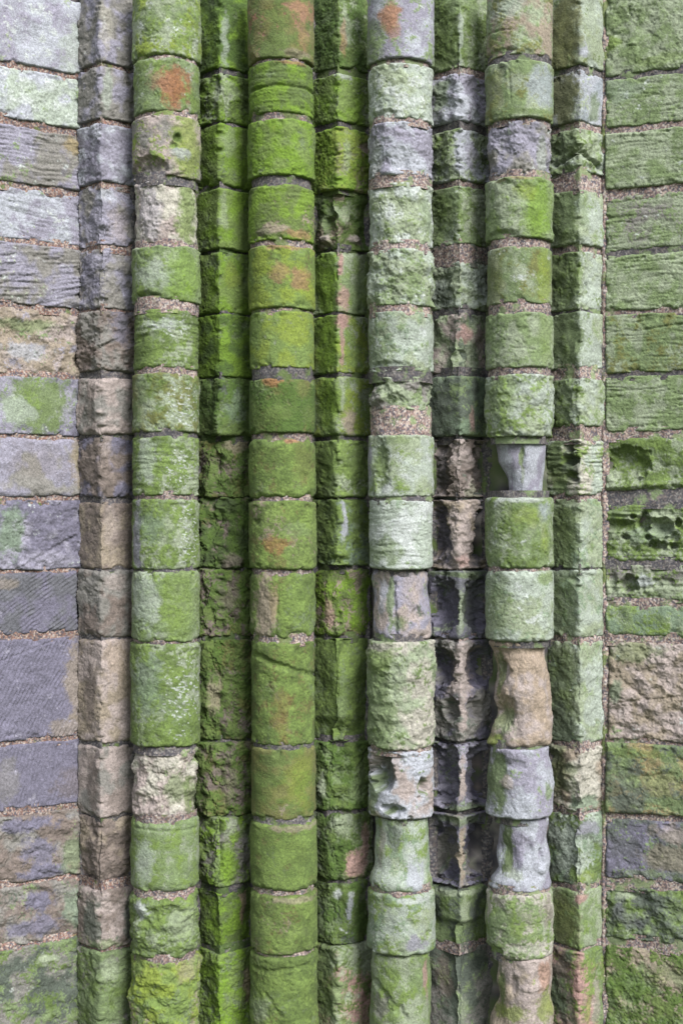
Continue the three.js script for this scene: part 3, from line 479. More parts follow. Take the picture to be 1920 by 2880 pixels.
// third round column
build('round_column_002', 'round column right of the middle, frosted white green, with a hollowed pitted block low down', 'column', 'round columns',
  roundProfile(1128, 0.1035, -0.035, 0.001), [
  [-60, 160, { t: 'smooth', a: 1.1, b: 'lil', b2: 'pal', m: 'sag', k: .42, p: .1, f: [['o', 1095, 40, 26, 46, 'org', .95], ['o', 1110, 90, 16, 30, 'org', .6], ['o', 1050, 110, 26, 60, 'sag', .6]], label: 'grey stone with an orange streak' }],
  [176, 328, { t: 'rough', a: 1.0, b: 'mint', b2: 'psg', m: 'sag', m2: 'psg', k: .35, p: .4, f: [['p', 1080, 325, 50, 18, 8]] }],
  [342, 488, { t: 'flake', a: .9, b: 'lil', b2: 'pal', m: 'sag', k: .08, o: -3, f: [['o', 1055, 440, 20, 60, 'psg', .4]], j: { rec: 4 } }],
  [512, 682, { t: 'flake', a: .8, b: 'mint', b2: 'psg', m: 'sag', m2: 'grn', k: .3, p: .42, f: [['o', 1195, 620, 20, 60, 'sag', .6]] }],
  [698, 855, { t: 'flake', a: 1.2, b: 'psg', b2: 'mint', m: 'sag', k: .4, p: .16, j: { rec: 4 } }],
  [876, 1040, { t: 'rough', a: .8, b: 'mint', b2: 'psg', m: 'sag', m2: 'sea', k: .38, p: .2, f: [['p', 1090, 1030, 60, 16, 8], ['o', 1070, 1000, 30, 24, 'sag', .6]], j: { rec: 2 } }],
  [1062, 1150, { t: 'flake', a: 1.4, b: 'gry', b2: 'psg', m: 'sag', k: .35, p: .12, o: -6, f: [['p', 1060, 1110, 24, 30, -8], ['p', 1050, 1070, 40, 16, 14]], j: { rec: 6, k: .1 }, label: 'broken thin stone with coarse mortar below' }],
  [1226, 1393, { t: 'smooth', a: 1.2, b: 'mint', b2: 'psg', m: 'sag', m2: 'grn', k: .32, p: .3, f: [['g', 1068, 1250, 1076, 1370, 20, 9], ['o', 1072, 1310, 20, 60, 'mid', .8], ['o', 1120, 1240, 40, 16, 'grn', .5], ['o', 1090, 1375, 16, 12, 'wht', .8], ['o', 1040, 1300, 6, 60, 'lil', .8]] }],
  [1409, 1598, { t: 'lam', a: .7, b: 'mint', b2: 'wht', m: 'sea', m2: 'sag', k: .32, p: .25, f: [['o', 1080, 1550, 50, 36, 'sag', .7], ['p', 1165, 1530, 18, 14, 5]] }],
  [1612, 1795, { t: 'ero', a: .7, b: 'lil', b2: 'pnk', m: 'sag', m2: 'blg', k: .2, r: 2, n: [[0, 14, 22, 14], [.2, 16, 20, 12], [.6, 14, 16, 10], [1, 12, 10, 10]], f: [['o', 1065, 1680, 16, 60, 'pal', .7], ['o', 1090, 1690, 12, 90, 'sag', .8], ['p', 1180, 1730, 18, 26, 10], ['g', 1100, 1640, 1110, 1780, 10, 6], ['o', 1120, 1750, 30, 24, 'mid', .7], ['o', 1170, 1660, 34, 50, 'pnk', .5]], label: 'wasted lilac pink stone set back from its neighbours' }],
  [1810, 2106, { t: 'flake', a: .9, b: 'cre', b2: 'psg', m: 'sag', m2: 'mid', k: .34, p: .12, pc: 'cre', r: 1.5, f: [['o', 1068, 1985, 46, 150, 'sag', .9], ['o', 1070, 1850, 40, 50, 'grn', .6], ['o', 1060, 1818, 40, 9, 'cre', .9], ['p', 1095, 1880, 16, 10, 5]] }],
  [2120, 2303, { t: 'cav', a: .45, b: 'pnk', b2: 'pal', m: 'sag', m2: 'mid', k: .12, f: [['p', 1074, 2172, 35, 60, 56], ['o', 1068, 2180, 26, 54, 'blg', .75], ['p', 1190, 2213, 15, 26, 30], ['o', 1192, 2213, 10, 18, 'sag', .7], ['p', 1105, 2275, 34, 15, 28], ['o', 1105, 2278, 30, 12, 'mid', .8], ['o', 1050, 2245, 18, 60, 'sag', .8], ['p', 1092, 2130, 60, 14, 10], ['p', 1150, 2300, 12, 10, 10], ['p', 1182, 2245, 10, 8, 6]], label: 'pinkish stone eaten into deep round hollows' }],
  [2318, 2505, { t: 'smooth', a: 1.2, b: 'mint', b2: 'psg', m: 'grn', m2: 'sea', k: .45, r: 1.8, n: [[0, 18, 18, 14], [.35, 22, 24, 14], [.7, 16, 18, 10], [.92, 2, -2, 4], [1, 3, 4, 5]], f: [['o', 1100, 2370, 26, 50, 'blg', .7], ['o', 1170, 2460, 26, 50, 'pal', .85], ['o', 1055, 2380, 10, 60, 'brn', .5], ['o', 1150, 2400, 26, 30, 'wht', .6]], label: 'smooth waisted stone flaring to a collar at its foot' }],
  [2522, 2688, { t: 'smooth', a: 1.3, b: 'mint', b2: 'psg', m: 'sea', m2: 'grn', k: .5, o: 4, r: 1.4, f: [['o', 1165, 2650, 34, 22, 'lil', .8], ['p', 1200, 2632, 9, 14, 6], ['p', 1150, 2590, 12, 9, 4], ['o', 1150, 2527, 50, 8, 'wht', .8], ['o', 1105, 2570, 30, 26, 'mint', .6]] }],
  [2704, BOT, { t: 'smooth', a: 1.4, b: 'psg', b2: 'sag', m: 'grn', m2: 'sag', k: .5, n: [[0, 8, 10, 10], [1, 0, 0, 8]], f: [['o', 1205, 2750, 8, 60, 'pkm', .8], ['g', 1050, 2770, 1140, 2860, 14, 7], ['o', 1070, 2840, 24, 36, 'gry', .7], ['p', 1075, 2840, 26, 30, 5]] }],
], { g: 'pink', k: .08, m: 'sag', rec: 7 });

// fourth angled shaft, badly wasted
build('angled_shaft_003', 'dark badly eroded angled shaft with thin tan ribs left standing low down', 'shaft', 'angled shafts between the columns',
  wedgeProfile(1214, 1292, 1374, -0.012, -0.085), [
  [-60, 182, { t: 'rough', a: .9, b: 'psg', b2: 'sag', m: 'mid', m2: 'sag', k: .55, f: [['o', 1250, 90, 30, 120, 'mid', .8], ['o', 1293, 100, 6, 80, 'mint', .7]] }],
  [202, 335, { t: 'flake', b: 'pal', b2: 'lil', m: 'sag', k: .1, dam: .2, f: [['o', 1240, 260, 20, 60, 'sag', .7]] }],
  [362, 500, { t: 'flake', b: 'pal', b2: 'psg', m: 'mid', m2: 'sag', k: .35, dam: .1, f: [['o', 1325, 430, 18, 40, 'lil', .7], ['o', 1245, 430, 24, 60, 'mid', .7]] }],
  [522, 680, { t: 'rough', a: .9, b: 'psg', b2: 'mint', m: 'mid', m2: 'sag', k: .55, dam: .1, f: [['o', 1246, 600, 28, 90, 'mid', .7]], j: { rec: 4 } }],
  [735, 862, { t: 'flake', a: 1.2, b: 'mint', b2: 'psg', m: 'sag', m2: 'blg', k: .45, dam: .3, f: [['o', 1250, 800, 26, 60, 'blg', .6]] }],
  [880, 1040, { t: 'ero', a: 1.2, b: 'pnk', b2: 'psg', m: 'blg', m2: 'sag', k: .4, dam: .6, n: [[0, 4, 4, 6], [.5, 6, 14, 6], [1, 6, 16, 8]], f: [['o', 1315, 940, 16, 40, 'pkm', .8], ['p', 1285, 1000, 20, 20, 10]] }],
  [1058, 1222, { t: 'smooth', a: 1.4, b: 'sea', b2: 'blg', m: 'blg', m2: 'sag', k: .4, f: [['o', 1250, 1140, 28, 90, 'blg', .7], ['o', 1325, 1180, 9, 40, 'pkm', .7]] }],
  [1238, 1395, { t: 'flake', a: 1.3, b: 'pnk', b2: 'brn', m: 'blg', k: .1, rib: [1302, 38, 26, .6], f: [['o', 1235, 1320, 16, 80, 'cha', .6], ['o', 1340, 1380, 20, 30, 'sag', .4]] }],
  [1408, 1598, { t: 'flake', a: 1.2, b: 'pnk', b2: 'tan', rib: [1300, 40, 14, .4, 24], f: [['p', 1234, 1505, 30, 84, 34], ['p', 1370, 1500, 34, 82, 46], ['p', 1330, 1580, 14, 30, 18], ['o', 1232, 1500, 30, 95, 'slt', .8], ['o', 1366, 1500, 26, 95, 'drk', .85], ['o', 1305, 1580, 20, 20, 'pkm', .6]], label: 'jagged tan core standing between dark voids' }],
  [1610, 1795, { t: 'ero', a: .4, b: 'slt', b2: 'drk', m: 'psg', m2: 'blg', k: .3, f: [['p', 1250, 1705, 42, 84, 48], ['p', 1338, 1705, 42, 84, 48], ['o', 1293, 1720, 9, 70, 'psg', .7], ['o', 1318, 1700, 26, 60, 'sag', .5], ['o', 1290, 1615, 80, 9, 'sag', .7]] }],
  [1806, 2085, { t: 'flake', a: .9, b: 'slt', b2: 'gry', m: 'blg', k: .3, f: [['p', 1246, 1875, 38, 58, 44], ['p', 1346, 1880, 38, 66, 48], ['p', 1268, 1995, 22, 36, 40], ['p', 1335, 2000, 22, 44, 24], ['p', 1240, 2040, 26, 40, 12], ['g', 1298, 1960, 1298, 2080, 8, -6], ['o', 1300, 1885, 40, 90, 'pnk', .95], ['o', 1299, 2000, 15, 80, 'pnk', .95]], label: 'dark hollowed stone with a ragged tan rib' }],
  [2100, 2282, { t: 'smooth', a: 1.6, b: 'slt', b2: 'lil', m: 'sag', m2: 'blg', k: .2, rib: [1299, 12, 12, .25], f: [['p', 1250, 2185, 44, 92, 48], ['p', 1348, 2185, 44, 92, 48], ['o', 1299, 2180, 13, 76, 'pnk', 1], ['o', 1310, 2275, 60, 14, 'sag', .7]], label: 'dark stone with a slim pale upright rib' }],
  [2300, 2495, { t: 'smooth', a: 1.5, b: 'slt', b2: 'gry', m: 'sag', m2: 'blg', k: .22, rib: [1300, 13, 14, .2, 8], f: [['p', 1248, 2405, 46, 90, 52], ['p', 1350, 2405, 46, 90, 52], ['o', 1300, 2400, 12, 88, 'tan', 1], ['o', 1290, 2310, 70, 14, 'sag', .6]], label: 'dark hollow stone with a tapering tan rib like an icicle' }],
  [2510, 2668, { t: 'ero', a: .7, b: 'sag', b2: 'blg', m: 'mid', m2: 'blg', k: .5, n: [[0, 2, 4, 2], [.5, 6, 4, 6], [.62, 8, 26, 8], [1, 4, 20, 4]], f: [['o', 1304, 2560, 14, 40, 'psg', .7], ['o', 1290, 2514, 60, 7, 'psg', .8]] }],
  [2680, BOT, { t: 'ero', a: .7, b: 'blg', b2: 'gry', m: 'sag', m2: 'blg', k: .35, n: [[0, 4, 26, 4], [1, 2, 10, 4]], f: [['o', 1305, 2840, 18, 40, 'psg', .6], ['o', 1245, 2770, 20, 60, 'pkm', .25]] }],
], { g: 'pink', k: .1, m: 'blg', rec: 9 });

// fourth round column
build('round_column_003', 'rightmost round column with several stones worn to narrow lilac and peach necks', 'column', 'round columns',
  roundProfile(1463, 0.1025, 0.0, 0), [
  [-60, 148, { t: 'lam', a: .6, sl: .5, b: 'tan', b2: 'psg', m: 'olv', m2: 'sag', k: .45, f: [['o', 1430, 20, 40, 30, 'mint', .6], ['g', 1380, 82, 1430, 86, 4, 4], ['p', 1400, 145, 60, 12, 6]] }],
  [170, 328, { t: 'smooth', a: 1.2, b: 'psg', b2: 'sag', m: 'olv', m2: 'sag', k: .42, f: [['o', 1520, 240, 40, 60, 'blu', .75], ['p', 1410, 205, 16, 24, 7], ['g', 1430, 200, 1435, 290, 5, 3], ['o', 1395, 250, 20, 60, 'olv', .5], ['o', 1470, 320, 80, 9, 'mid', .6]], o: 5, r: .7 }],
  [338, 484, { t: 'flake', a: 1.1, b: 'lil', b2: 'gry', o: -7, p: .1, f: [['o', 1530, 440, 16, 60, 'psg', .5]], j: { rec: 6 } }],
  [500, 664, { t: 'rough', a: 1.1, b: 'psg', b2: 'sag', m: 'sag', m2: 'grn', k: .4, o: 3, r: .8, f: [['o', 1512, 585, 40, 95, 'brt', .85], ['o', 1480, 540, 30, 30, 'yel', .6], ['p', 1415, 665, 44, 20, 10], ['o', 1460, 507, 50, 4, 'och', .7]], label: 'stone with vivid lime green right half' }],
  [694, 848, { t: 'smooth', a: 1.2, b: 'psg', b2: 'sag', m: 'sag', m2: 'olv', k: .4, p: .15, f: [['o', 1530, 780, 24, 100, 'yel', .75], ['o', 1395, 790, 20, 80, 'olv', .5]], j: { rec: 4 } }],
  [880, 1030, { t: 'rough', a: .8, b: 'psg', b2: 'sag', m: 'sag', k: .5, f: [['o', 1530, 950, 22, 80, 'grn', .6], ['g', 1440, 980, 1500, 985, 4, 3]], j: { rec: 5 } }],
  [1054, 1224, { t: 'flake', a: .8, b: 'mint', b2: 'psg', m: 'sag', m2: 'grn', k: .4, p: .15, o: 4, r: .7, f: [['o', 1412, 1110, 34, 60, 'grn', .65], ['p', 1440, 1110, 22, 30, 5], ['p', 1400, 1225, 40, 10, 6]], j: { rec: 14 } }],
  [1236, 1390, { t: 'smooth', a: 1.0, b: 'lil', b2: 'pal', ch: 0, r: 1.3, nn: 0, n: [[0, 26, 24, 16], [.35, 36, 28, 20], [.75, 66, 36, 28], [1, 70, 38, 30]], f: [['g', 1468, 1265, 1472, 1310, 12, 5], ['o', 1468, 1280, 12, 30, 'grn', .75], ['o', 1470, 1340, 9, 26, 'psg', .6]], j: { rec: 10 }, label: 'smooth lilac stone worn to a narrow neck' }],
  [1402, 1596, { t: 'rough', a: .7, b: 'psg', b2: 'sag', m: 'sag', m2: 'mid', k: .5, p: .12, o: 4, f: [['o', 1470, 1406, 80, 9, 'wht', .7], ['o', 1525, 1440, 20, 30, 'blu', .7], ['o', 1480, 1450, 50, 30, 'yel', .5], ['o', 1530, 1520, 14, 50, 'yel', .5]] }],
  [1610, 1802, { t: 'rough', a: .7, b: 'mint', b2: 'psg', m: 'sag', m2: 'sea', k: .34, p: .25, o: 4, r: .8, f: [['o', 1530, 1625, 24, 18, 'grn', .7], ['o', 1400, 1700, 30, 90, 'sag', .6]], j: { rec: 12 } }],
  [1814, 2098, { t: 'ero', a: 1.0, b: 'pch', b2: 'pnk', r: 1.6, ch: .3, n: [[0, 8, 14, 10], [.12, 26, 26, 26], [.35, 34, 18, 12], [.55, 24, 8, 2], [.7, 40, 14, 2], [.9, 20, 8, 2], [1, 8, 8, 6]], f: [['o', 1390, 1900, 14, 60, 'mid', .7], ['p', 1405, 1890, 24, 34, 14], ['p', 1410, 2000, 40, 50, 16], ['o', 1410, 2040, 34, 50, 'sag', .75], ['o', 1390, 2085, 20, 20, 'yel', .7], ['p', 1440, 2050, 26, 30, 6]], label: 'peach bare stone worn into smooth hollows' }],
  [2114, 2303, { t: 'ero', a: .8, b: 'pal', b2: 'lil', m: 'sag', k: .08, r: 1.2, ch: .2, o: 2, n: [[0, 8, 4, 4], [.5, 6, 0, 0], [1, 2, 0, 0]], f: [['o', 1395, 2190, 26, 90, 'mid', .85], ['p', 1425, 2200, 20, 20, -6], ['o', 1425, 2200, 18, 20, 'pnk', .7], ['o', 1540, 2235, 12, 24, 'sag', .8], ['p', 1450, 2150, 34, 16, 5]], label: 'pale lilac smooth stone with moss on its left' }],
  [2318, 2506, { t: 'ero', a: .8, b: 'lil', b2: 'pal', m: 'sag', k: .05, r: 1.4, ch: .2, n: [[0, 44, 18, 10], [.4, 46, 22, 12], [.7, 36, 14, 10], [.9, 10, 2, 4], [1, 4, 2, 4]], f: [['o', 1410, 2400, 20, 80, 'mid', .85], ['o', 1440, 2460, 40, 16, 'psg', .6], ['p', 1528, 2412, 13, 26, 10], ['p', 1528, 2450, 12, 12, -7], ['o', 1450, 2400, 12, 60, 'slt', .5], ['p', 1480, 2390, 30, 40, 6]], label: 'lilac stone wasted to a twisted neck' }],
  [2522, 2700, { t: 'rough', a: 1.0, b: 'cre', b2: 'psg', m: 'grn', m2: 'sag', k: .45, p: .08, pc: 'cre', o: 3, f: [['o', 1470, 2575, 60, 24, 'mid', .5], ['o', 1540, 2570, 12, 50, 'brn', .5], ['p', 1392, 2690, 26, 26, 16]] }],
  [2708, BOT, { t: 'ero', a: 1.0, b: 'pnk', b2: 'tan', m: 'grn', k: .1, ch: .3, n: [[0, 40, 10, 4], [.4, 36, 10, 2], [.75, 10, 6, 2], [1, 0, 0, 0]], f: [['o', 1530, 2745, 20, 40, 'org', .6], ['p', 1515, 2740, 22, 26, 5], ['p', 1490, 2775, 40, 12, -7], ['o', 1400, 2790, 14, 60, 'mid', .8], ['o', 1420, 2850, 60, 20, 'yel', .7], ['o', 1540, 2830, 24, 40, 'yel', .7], ['p', 1440, 2770, 14, 30, 10]], label: 'pink tan hollowed stone with orange stain' }],
], { g: 'pink', k: .05, m: 'sag', rec: 7 });

// fifth angled shaft
build('angled_shaft_004', 'green angled shaft beside the right wall with a crisp pale right face', 'shaft', 'angled shafts between the columns',
  wedgeProfile(1552, 1630, 1697, 0.016, -0.055), [
  [-60, 176, { t: 'smooth', a: 1.2, b: 'mint', b2: 'psg', m: 'olv', m2: 'mid', k: .2, f: [['o', 1585, 90, 44, 150, 'olv', .85], ['o', 1638, 145, 12, 24, 'pal', .9], ['o', 1660, 60, 24, 80, 'psg', .6]] }],
  [196, 335, { t: 'smooth', a: 1.1, b: 'blu', b2: 'pal', m: 'psg', k: .15, f: [['o', 1586, 260, 44, 100, 'olv', .85], ['o', 1675, 300, 20, 40, 'sag', .7]] }],
  [362, 476, { t: 'flake', b: 'mint', b2: 'psg', m: 'sag', m2: 'mid', k: .35, dam: .2, f: [['g', 1570, 455, 1628, 428, 8, 16], ['g', 1628, 428, 1690, 460, 9, 18], ['o', 1588, 400, 44, 50, 'mid', .7], ['o', 1590, 470, 40, 10, 'grn', .7]], j: { rec: 3 }, label: 'broken stone split by a deep bent groove' }],
  [532, 682, { t: 'smooth', a: 1.3, b: 'mint', b2: 'psg', m: 'sag', k: .25, f: [['o', 1588, 600, 40, 110, 'mid', .8], ['o', 1640, 580, 14, 60, 'sag', .6]] }],
  [706, 866, { t: 'rough', a: .9, b: 'mint', b2: 'psg', m: 'sag', m2: 'mid', k: .4, dam: .1, f: [['o', 1588, 790, 42, 110, 'mid', .8], ['g', 1640, 790, 1660, 815, 6, 6]] }],
  [876, 1030, { t: 'smooth', a: 1.3, b: 'mint', b2: 'psg', m: 'sag', k: .25, p: .25, f: [['o', 1588, 950, 42, 110, 'mid', .8]], j: { rec: 4 } }],
  [1066, 1196, { t: 'rough', a: 1, b: 'mint', b2: 'psg', m: 'mid', m2: 'sag', k: .45, f: [['g', 1622, 1080, 1622, 1180, 11, 7], ['o', 1580, 1120, 34, 80, 'mid', .7]], j: { rec: 4 } }],
  [1238, 1390, { t: 'lam', a: 1.1, b: 'mint', b2: 'cre', m: 'sag', m2: 'grn', k: .3, f: [['o', 1575, 1320, 34, 90, 'mid', .85], ['p', 1612, 1256, 28, 16, 34], ['p', 1605, 1294, 24, 18, 36], ['p', 1610, 1340, 18, 16, 32], ['o', 1605, 1290, 22, 66, 'blg', .5]], label: 'stone with three deep pits in a row' }],
  [1406, 1596, { t: 'rough', a: .7, b: 'mint', b2: 'psg', m: 'sag', m2: 'sea', k: .32, dam: .15, f: [['o', 1582, 1500, 42, 110, 'mid', .8]] }],
  [1606, 1792, { t: 'smooth', a: 1.2, b: 'mint', b2: 'psg', m: 'sea', k: .3, f: [['o', 1582, 1700, 42, 110, 'mid', .65], ['p', 1620, 1625, 18, 18, 13], ['p', 1650, 1620, 30, 10, 7]] }],
  [1810, 2090, { t: 'rough', a: .7, b: 'mint', b2: 'psg', m: 'sag', m2: 'sea', k: .3, dam: .1, p: .12, f: [['o', 1580, 1950, 42, 160, 'mid', .75], ['o', 1580, 2040, 34, 60, 'blg', .5]] }],
  [2110, 2286, { t: 'flake', a: 1.2, b: 'cre', b2: 'tan', m: 'sag', k: .15, dam: .3, f: [['o', 1575, 2170, 34, 80, 'mid', .6], ['o', 1650, 2265, 50, 24, 'sea', .8], ['p', 1640, 2260, 60, 22, 6]] }],
  [2300, 2495, { t: 'ero', a: .8, b: 'sea', b2: 'mint', m: 'mid', m2: 'blg', k: .5, dam: .4, n: [[0, 0, 12, 0], [1, 2, 8, 2]], f: [['o', 1645, 2330, 40, 24, 'lil', .7], ['o', 1640, 2440, 14, 30, 'mint', .6], ['o', 1650, 2470, 34, 20, 'yel', .5]] }],
  [2512, 2670, { t: 'smooth', a: .9, b: 'psg', b2: 'sag', m: 'grn', m2: 'sag', k: .5, f: [['o', 1590, 2600, 40, 90, 'olv', .6], ['o', 1635, 2522, 18, 10, 'pkm', .9]] }],
  [2684, BOT, { t: 'rough', a: .8, b: 'sag', b2: 'pkm', m: 'grn', m2: 'mid', k: .4, dam: .2, f: [['o', 1580, 2780, 40, 120, 'blg', .7], ['o', 1625, 2770, 13, 110, 'pkm', .95], ['o', 1675, 2820, 14, 60, 'pnk', .6], ['o', 1652, 2840, 10, 50, 'yel', .6]], label: 'foot stone with a long pink streak on the arris' }],
], { g: 'pink', k: .1, m: 'sag', rec: 7 });

// right wall
build('ashlar_wall_001', 'green stained sandstone block wall at the right edge, with pitted courses', 'wall', 'flanking walls',
  flatProfile(1700, -0.052, 2330, 0.19), [
  [-60, 178, { t: 'rough', a: .9, b: 'psg', b2: 'sag', m: 'sag', m2: 'psg', k: .6, f: [['p', 1738, 88, 20, 20, -5], ['o', 1738, 88, 20, 22, 'grn', .9], ['p', 1790, 102, 14, 6, -5], ['o', 1860, 155, 70, 16, 'grn', .6]] }],
  [196, 328, { t: 'lam', a: .55, b: 'psg', b2: 'sag', m: 'sag', m2: 'sag', k: .5, p: .12, f: [['o', 1760, 230, 60, 30, 'sea', .5]] }],
  [350, 505, { t: 'lam', a: .55, b: 'psg', b2: 'sag', m: 'sag', m2: 'psg', k: .6, p: .06 }],
  [530, 684, { t: 'lam', a: .6, b: 'psg', b2: 'gry', m: 'sag', m2: 'sag', k: .5, p: .1 }],
  [703, 858, { t: 'lam', a: .7, b: 'psg', b2: 'sag', m: 'sag', m2: 'psg', k: .56 }],
  [873, 1038, { t: 'lam', a: .6, b: 'psg', b2: 'sag', m: 'sag', m2: 'olv', k: .58, f: [['g', 1820, 920, 1930, 908, 4, 5]] }],
  [1052, 1206, { t: 'lam', a: .7, b: 'psg', b2: 'sag', m: 'sag', m2: 'sag', k: .55 }],
  [1228, 1374, { t: 'ero', a: .8, b: 'psg', b2: 'sag', m: 'grn', m2: 'mid', k: .62, f: [['p', 1775, 1302, 66, 54, 34], ['p', 1800, 1310, 30, 26, 6], ['p', 1880, 1290, 26, 20, -5], ['g', 1720, 1368, 1930, 1358, 12, -8]], j: { g: 'dark', rec: 8 }, label: 'green block with a smooth scooped hollow' }],
  [1420, 1578, { t: 'cav', a: 1.0, b: 'psg', b2: 'sag', m: 'mid', m2: 'grn', k: .5, f: [['p', 1817, 1470, 21, 32, 42], ['p', 1864, 1482, 34, 26, 40], ['p', 1745, 1478, 55, 18, 22], ['p', 1855, 1534, 30, 15, 30], ['p', 1900, 1512, 14, 16, 14], ['p', 1770, 1512, 15, 11, 20], ['p', 1790, 1452, 13, 9, 18], ['p', 1897, 1536, 17, 11, 24], ['p', 1832, 1512, 10, 9, 18], ['p', 1908, 1470, 11, 16, 24], ['g', 1720, 1440, 1920, 1460, 6, -6], ['o', 1840, 1500, 60, 26, 'sea', .5]], label: 'block honeycombed with deep hollows' }],
  [1594, 1696, { t: 'cav', a: 1.1, b: 'psg', b2: 'gry', m: 'sag', m2: 'mid', k: .42, f: [['p', 1780, 1645, 30, 26, 34], ['p', 1735, 1640, 16, 30, 10], ['p', 1870, 1640, 30, 16, 10], ['o', 1815, 1635, 30, 16, 'pal', .6]], label: 'thin eroded block with a round hole' }],
  [1711, 1792, { t: 'smooth', a: 1.4, b: 'sea', b2: 'psg', m: 'sag', m2: 'grn', k: .5, r: 1.6 }],
  [1816, 2092, { t: 'flake', a: 1.1, b: 'tan', b2: 'pnk', m: 'sag', k: .06, p: .04, u0: -.975, f: [['o', 1790, 1840, 90, 30, 'sag', .6], ['o', 1745, 1960, 18, 30, 'sea', .7], ['g', 1760, 1985, 1930, 1960, 5, 5], ['g', 1770, 1930, 1830, 1975, 5, 4]], label: 'bare pinkish flaking block' }],
  [2108, 2302, { t: 'rough', a: .9, b: 'sag', b2: 'och', m: 'sag', m2: 'blg', k: .55, f: [['o', 1860, 2210, 60, 40, 'och', .35], ['o', 1760, 2230, 50, 60, 'blg', .6], ['o', 1800, 2125, 90, 14, 'grn', .5]] }],
  [2326, 2492, { t: 'rough', a: .8, b: 'blg', b2: 'slt', m: 'sag', k: .25, f: [['o', 1770, 2400, 50, 50, 'drk', .8], ['o', 1900, 2350, 60, 26, 'pnk', .7], ['o', 1890, 2420, 70, 40, 'tan', .5], ['o', 1840, 2470, 90, 12, 'sag', .5]] }],
  [2522, 2664, { t: 'flake', a: 1.2, b: 'blg', b2: 'sag', m: 'mid', m2: 'blg', k: .5, p: .12, pc: 'psg', f: [['o', 1775, 2532, 22, 14, 'psg', .9], ['p', 1775, 2532, 20, 12, 7], ['o', 1770, 2600, 40, 40, 'drk', .5]] }],
  [2692, BOT, { t: 'rough', a: 1.1, b: 'sag', b2: 'tan', m: 'mid', m2: 'dkg', k: .55, p: .05, pc: 'psg', f: [['o', 1880, 2750, 50, 40, 'tan', .4], ['o', 1780, 2800, 50, 30, 'dkg', .5]] }],
], { g: 'pink', k: .12, m: 'sag', rec: 7 });

// ---------------------------------------------------------------- upright mortar seams where shaft, column and wall meet (parts of the angled shafts)
function makeSeam(parent, px, z, hw, g, mk, lean = 0) {
  const k = ++mortarCount, x0 = wx(px, z), W = hw * 2 * D / F, st = 0.0038, nu = Math.max(6, Math.round(W / st)), y1 = wy(-60, z), y0 = wy(BOT, z), nv = Math.round((y1 - y0) / 0.0042), NR = nv + 1, NC = nu + 1;
  const pos = new Float32Array(NR * NC * 3), col = new Float32Array(NR * NC * 3), uv = new Float32Array(NR * NC * 2), c = [0, 0, 0];
  for (let j = 0; j < NR; j++) for (let i = 0; i < NC; i++) {
    const s = W * (i / nu - 0.5), y = y1 - (y1 - y0) * j / nv, h = gritSurface(s + k, y, GRIT[g], k, c), q = (j * NC + i) * 3, n = fbm(s * 20, y * 12, k * 5.3, 3);
    pos[q] = x0 + s + lean * (EYE - y); pos[q + 1] = y; pos[q + 2] = z + 0.007 * n + 0.0028 * h - 0.010 * sst(0.6, 1, Math.abs(s) * 2 / W);
    uv[(j * NC + i) * 2] = s; uv[(j * NC + i) * 2 + 1] = y;
    const m = fbm(s * 14, y * 9, k * 1.7, 3) + 0.3 * n3(s * 150, y * 150, k), th = 0.6 - mk * 1.2;
    mixc(c, COL.mid, sst(th - 0.1, th + 0.2, m) * 0.8);
    col[q] = c[0]; col[q + 1] = c[1]; col[q + 2] = c[2];
  }
  finish(NR, NC, pos, col, uv, 'mortar_seam', mortarMat, parent);
}
{
  const sh = scene.children.filter(o => o.name.startsWith('angled_shaft'));
  makeSeam(sh[0], 231, -0.058, 9, 'dark', .02); makeSeam(sh[0], 369, -0.052, 15, 'dark', .02);
  makeSeam(sh[1], 556, -0.112, 16, 'dark', .5); makeSeam(sh[1], 700, -0.125, 16, 'dark', .3, 0.002);
  makeSeam(sh[2], 888, -0.13, 16, 'dark', .4, 0.003); makeSeam(sh[2], 1032, -0.128, 12, 'dark', .2);
  makeSeam(sh[3], 1216, -0.105, 16, 'dark', .25); makeSeam(sh[3], 1372, -0.1, 20, 'dark', .12);
  makeSeam(sh[4], 1555, -0.075, 16, 'dark', .3); makeSeam(sh[4], 1702, -0.06, 13, 'pink', .4);
}

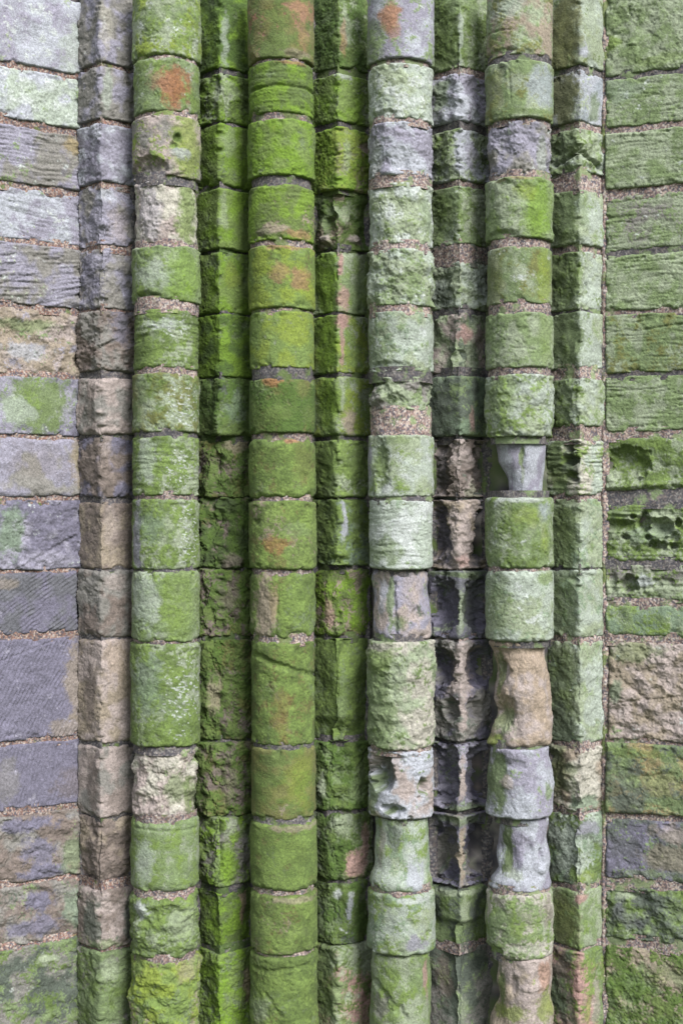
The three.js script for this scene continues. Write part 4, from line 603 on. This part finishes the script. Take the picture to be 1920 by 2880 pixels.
// ---------------------------------------------------------------- core of the masonry behind the shafts, seen in the deepest seams
{
  const x0 = -1.36, x1 = 1.36, y0 = 0, y1 = 3.75, nx = 110, ny = 150, NR = ny + 1, NC = nx + 1;
  const pos = new Float32Array(NR * NC * 3), col = new Float32Array(NR * NC * 3), uv = new Float32Array(NR * NC * 2);
  const xa = wx(229, -0.1), xb = wx(1700, -0.1);
  const base = [[-1.36, 0.12], [xa, -0.095], [wx(463, 0), -0.085], [wx(630, -.1), -0.14], [wx(793, -.04), -0.14], [wx(955, -.1), -0.15], [wx(1128, -.04), -0.14], [wx(1290, -.1), -0.13], [wx(1463, 0), -0.075], [xb, -0.085], [1.36, 0.04]];
  const c = [0, 0, 0];
  for (let j = 0; j < NR; j++) for (let i = 0; i < NC; i++) {
    const x = x0 + (x1 - x0) * i / nx, y = y1 - (y1 - y0) * j / ny; let a = 0; while (a < base.length - 2 && x > base[a + 1][0]) a++;
    const t = clamp((x - base[a][0]) / (base[a + 1][0] - base[a][0]), 0, 1), z = base[a][1] + (base[a + 1][1] - base[a][1]) * t;
    const h = gritSurface(x, y, GRIT.dark, 999, c), n = fbm(x * 18, y * 18, 4.4, 3), g = (j * NC + i) * 3;
    pos[g] = x; pos[g + 1] = y; pos[g + 2] = z + 0.006 * n + 0.002 * h;
    uv[(j * NC + i) * 2] = x; uv[(j * NC + i) * 2 + 1] = y;
    mixc(c, COL.mid, sst(-0.1, 0.3, fbm(x * 7, y * 9, 8.8, 3)) * 0.6 * sst(-0.75, -0.5, x));
    col[g] = c[0]; col[g + 1] = c[1]; col[g + 2] = c[2];
  }
  const core = finish(NR, NC, pos, col, uv, 'wall_core', mortarMat, scene);
  core.userData = { kind: 'structure', label: 'dark mortar filling at the back of the seams' };
  // solid masonry behind it
  const b = new THREE.Mesh(new THREE.BoxGeometry(2.9, 3.75, 0.7), new THREE.MeshStandardMaterial({ color: new THREE.Color().setRGB(0.2, 0.19, 0.18), roughness: 1 }));
  b.name = 'wall_mass'; b.position.set(0, 1.875, -0.54); b.castShadow = b.receiveShadow = true; b.userData = { kind: 'structure' }; scene.add(b);
}
// ---------------------------------------------------------------- grass in front of the wall
{
  const g = new THREE.Mesh(new THREE.PlaneGeometry(1200, 1200), new THREE.MeshStandardMaterial({ color: new THREE.Color().setRGB(0.07, 0.09, 0.035), roughness: 1 }));
  g.name = 'ground'; g.rotation.x = -Math.PI / 2; g.receiveShadow = true; g.userData = { kind: 'structure' }; scene.add(g);
}
let tris = 0; scene.traverse(m => { if (m.isMesh) tris += (m.geometry.index ? m.geometry.index.count : m.geometry.attributes.position.count) / 3; });
console.log('triangles', tris, 'stones', stoneCount, 'joints', mortarCount);
renderer.render(scene, camera);
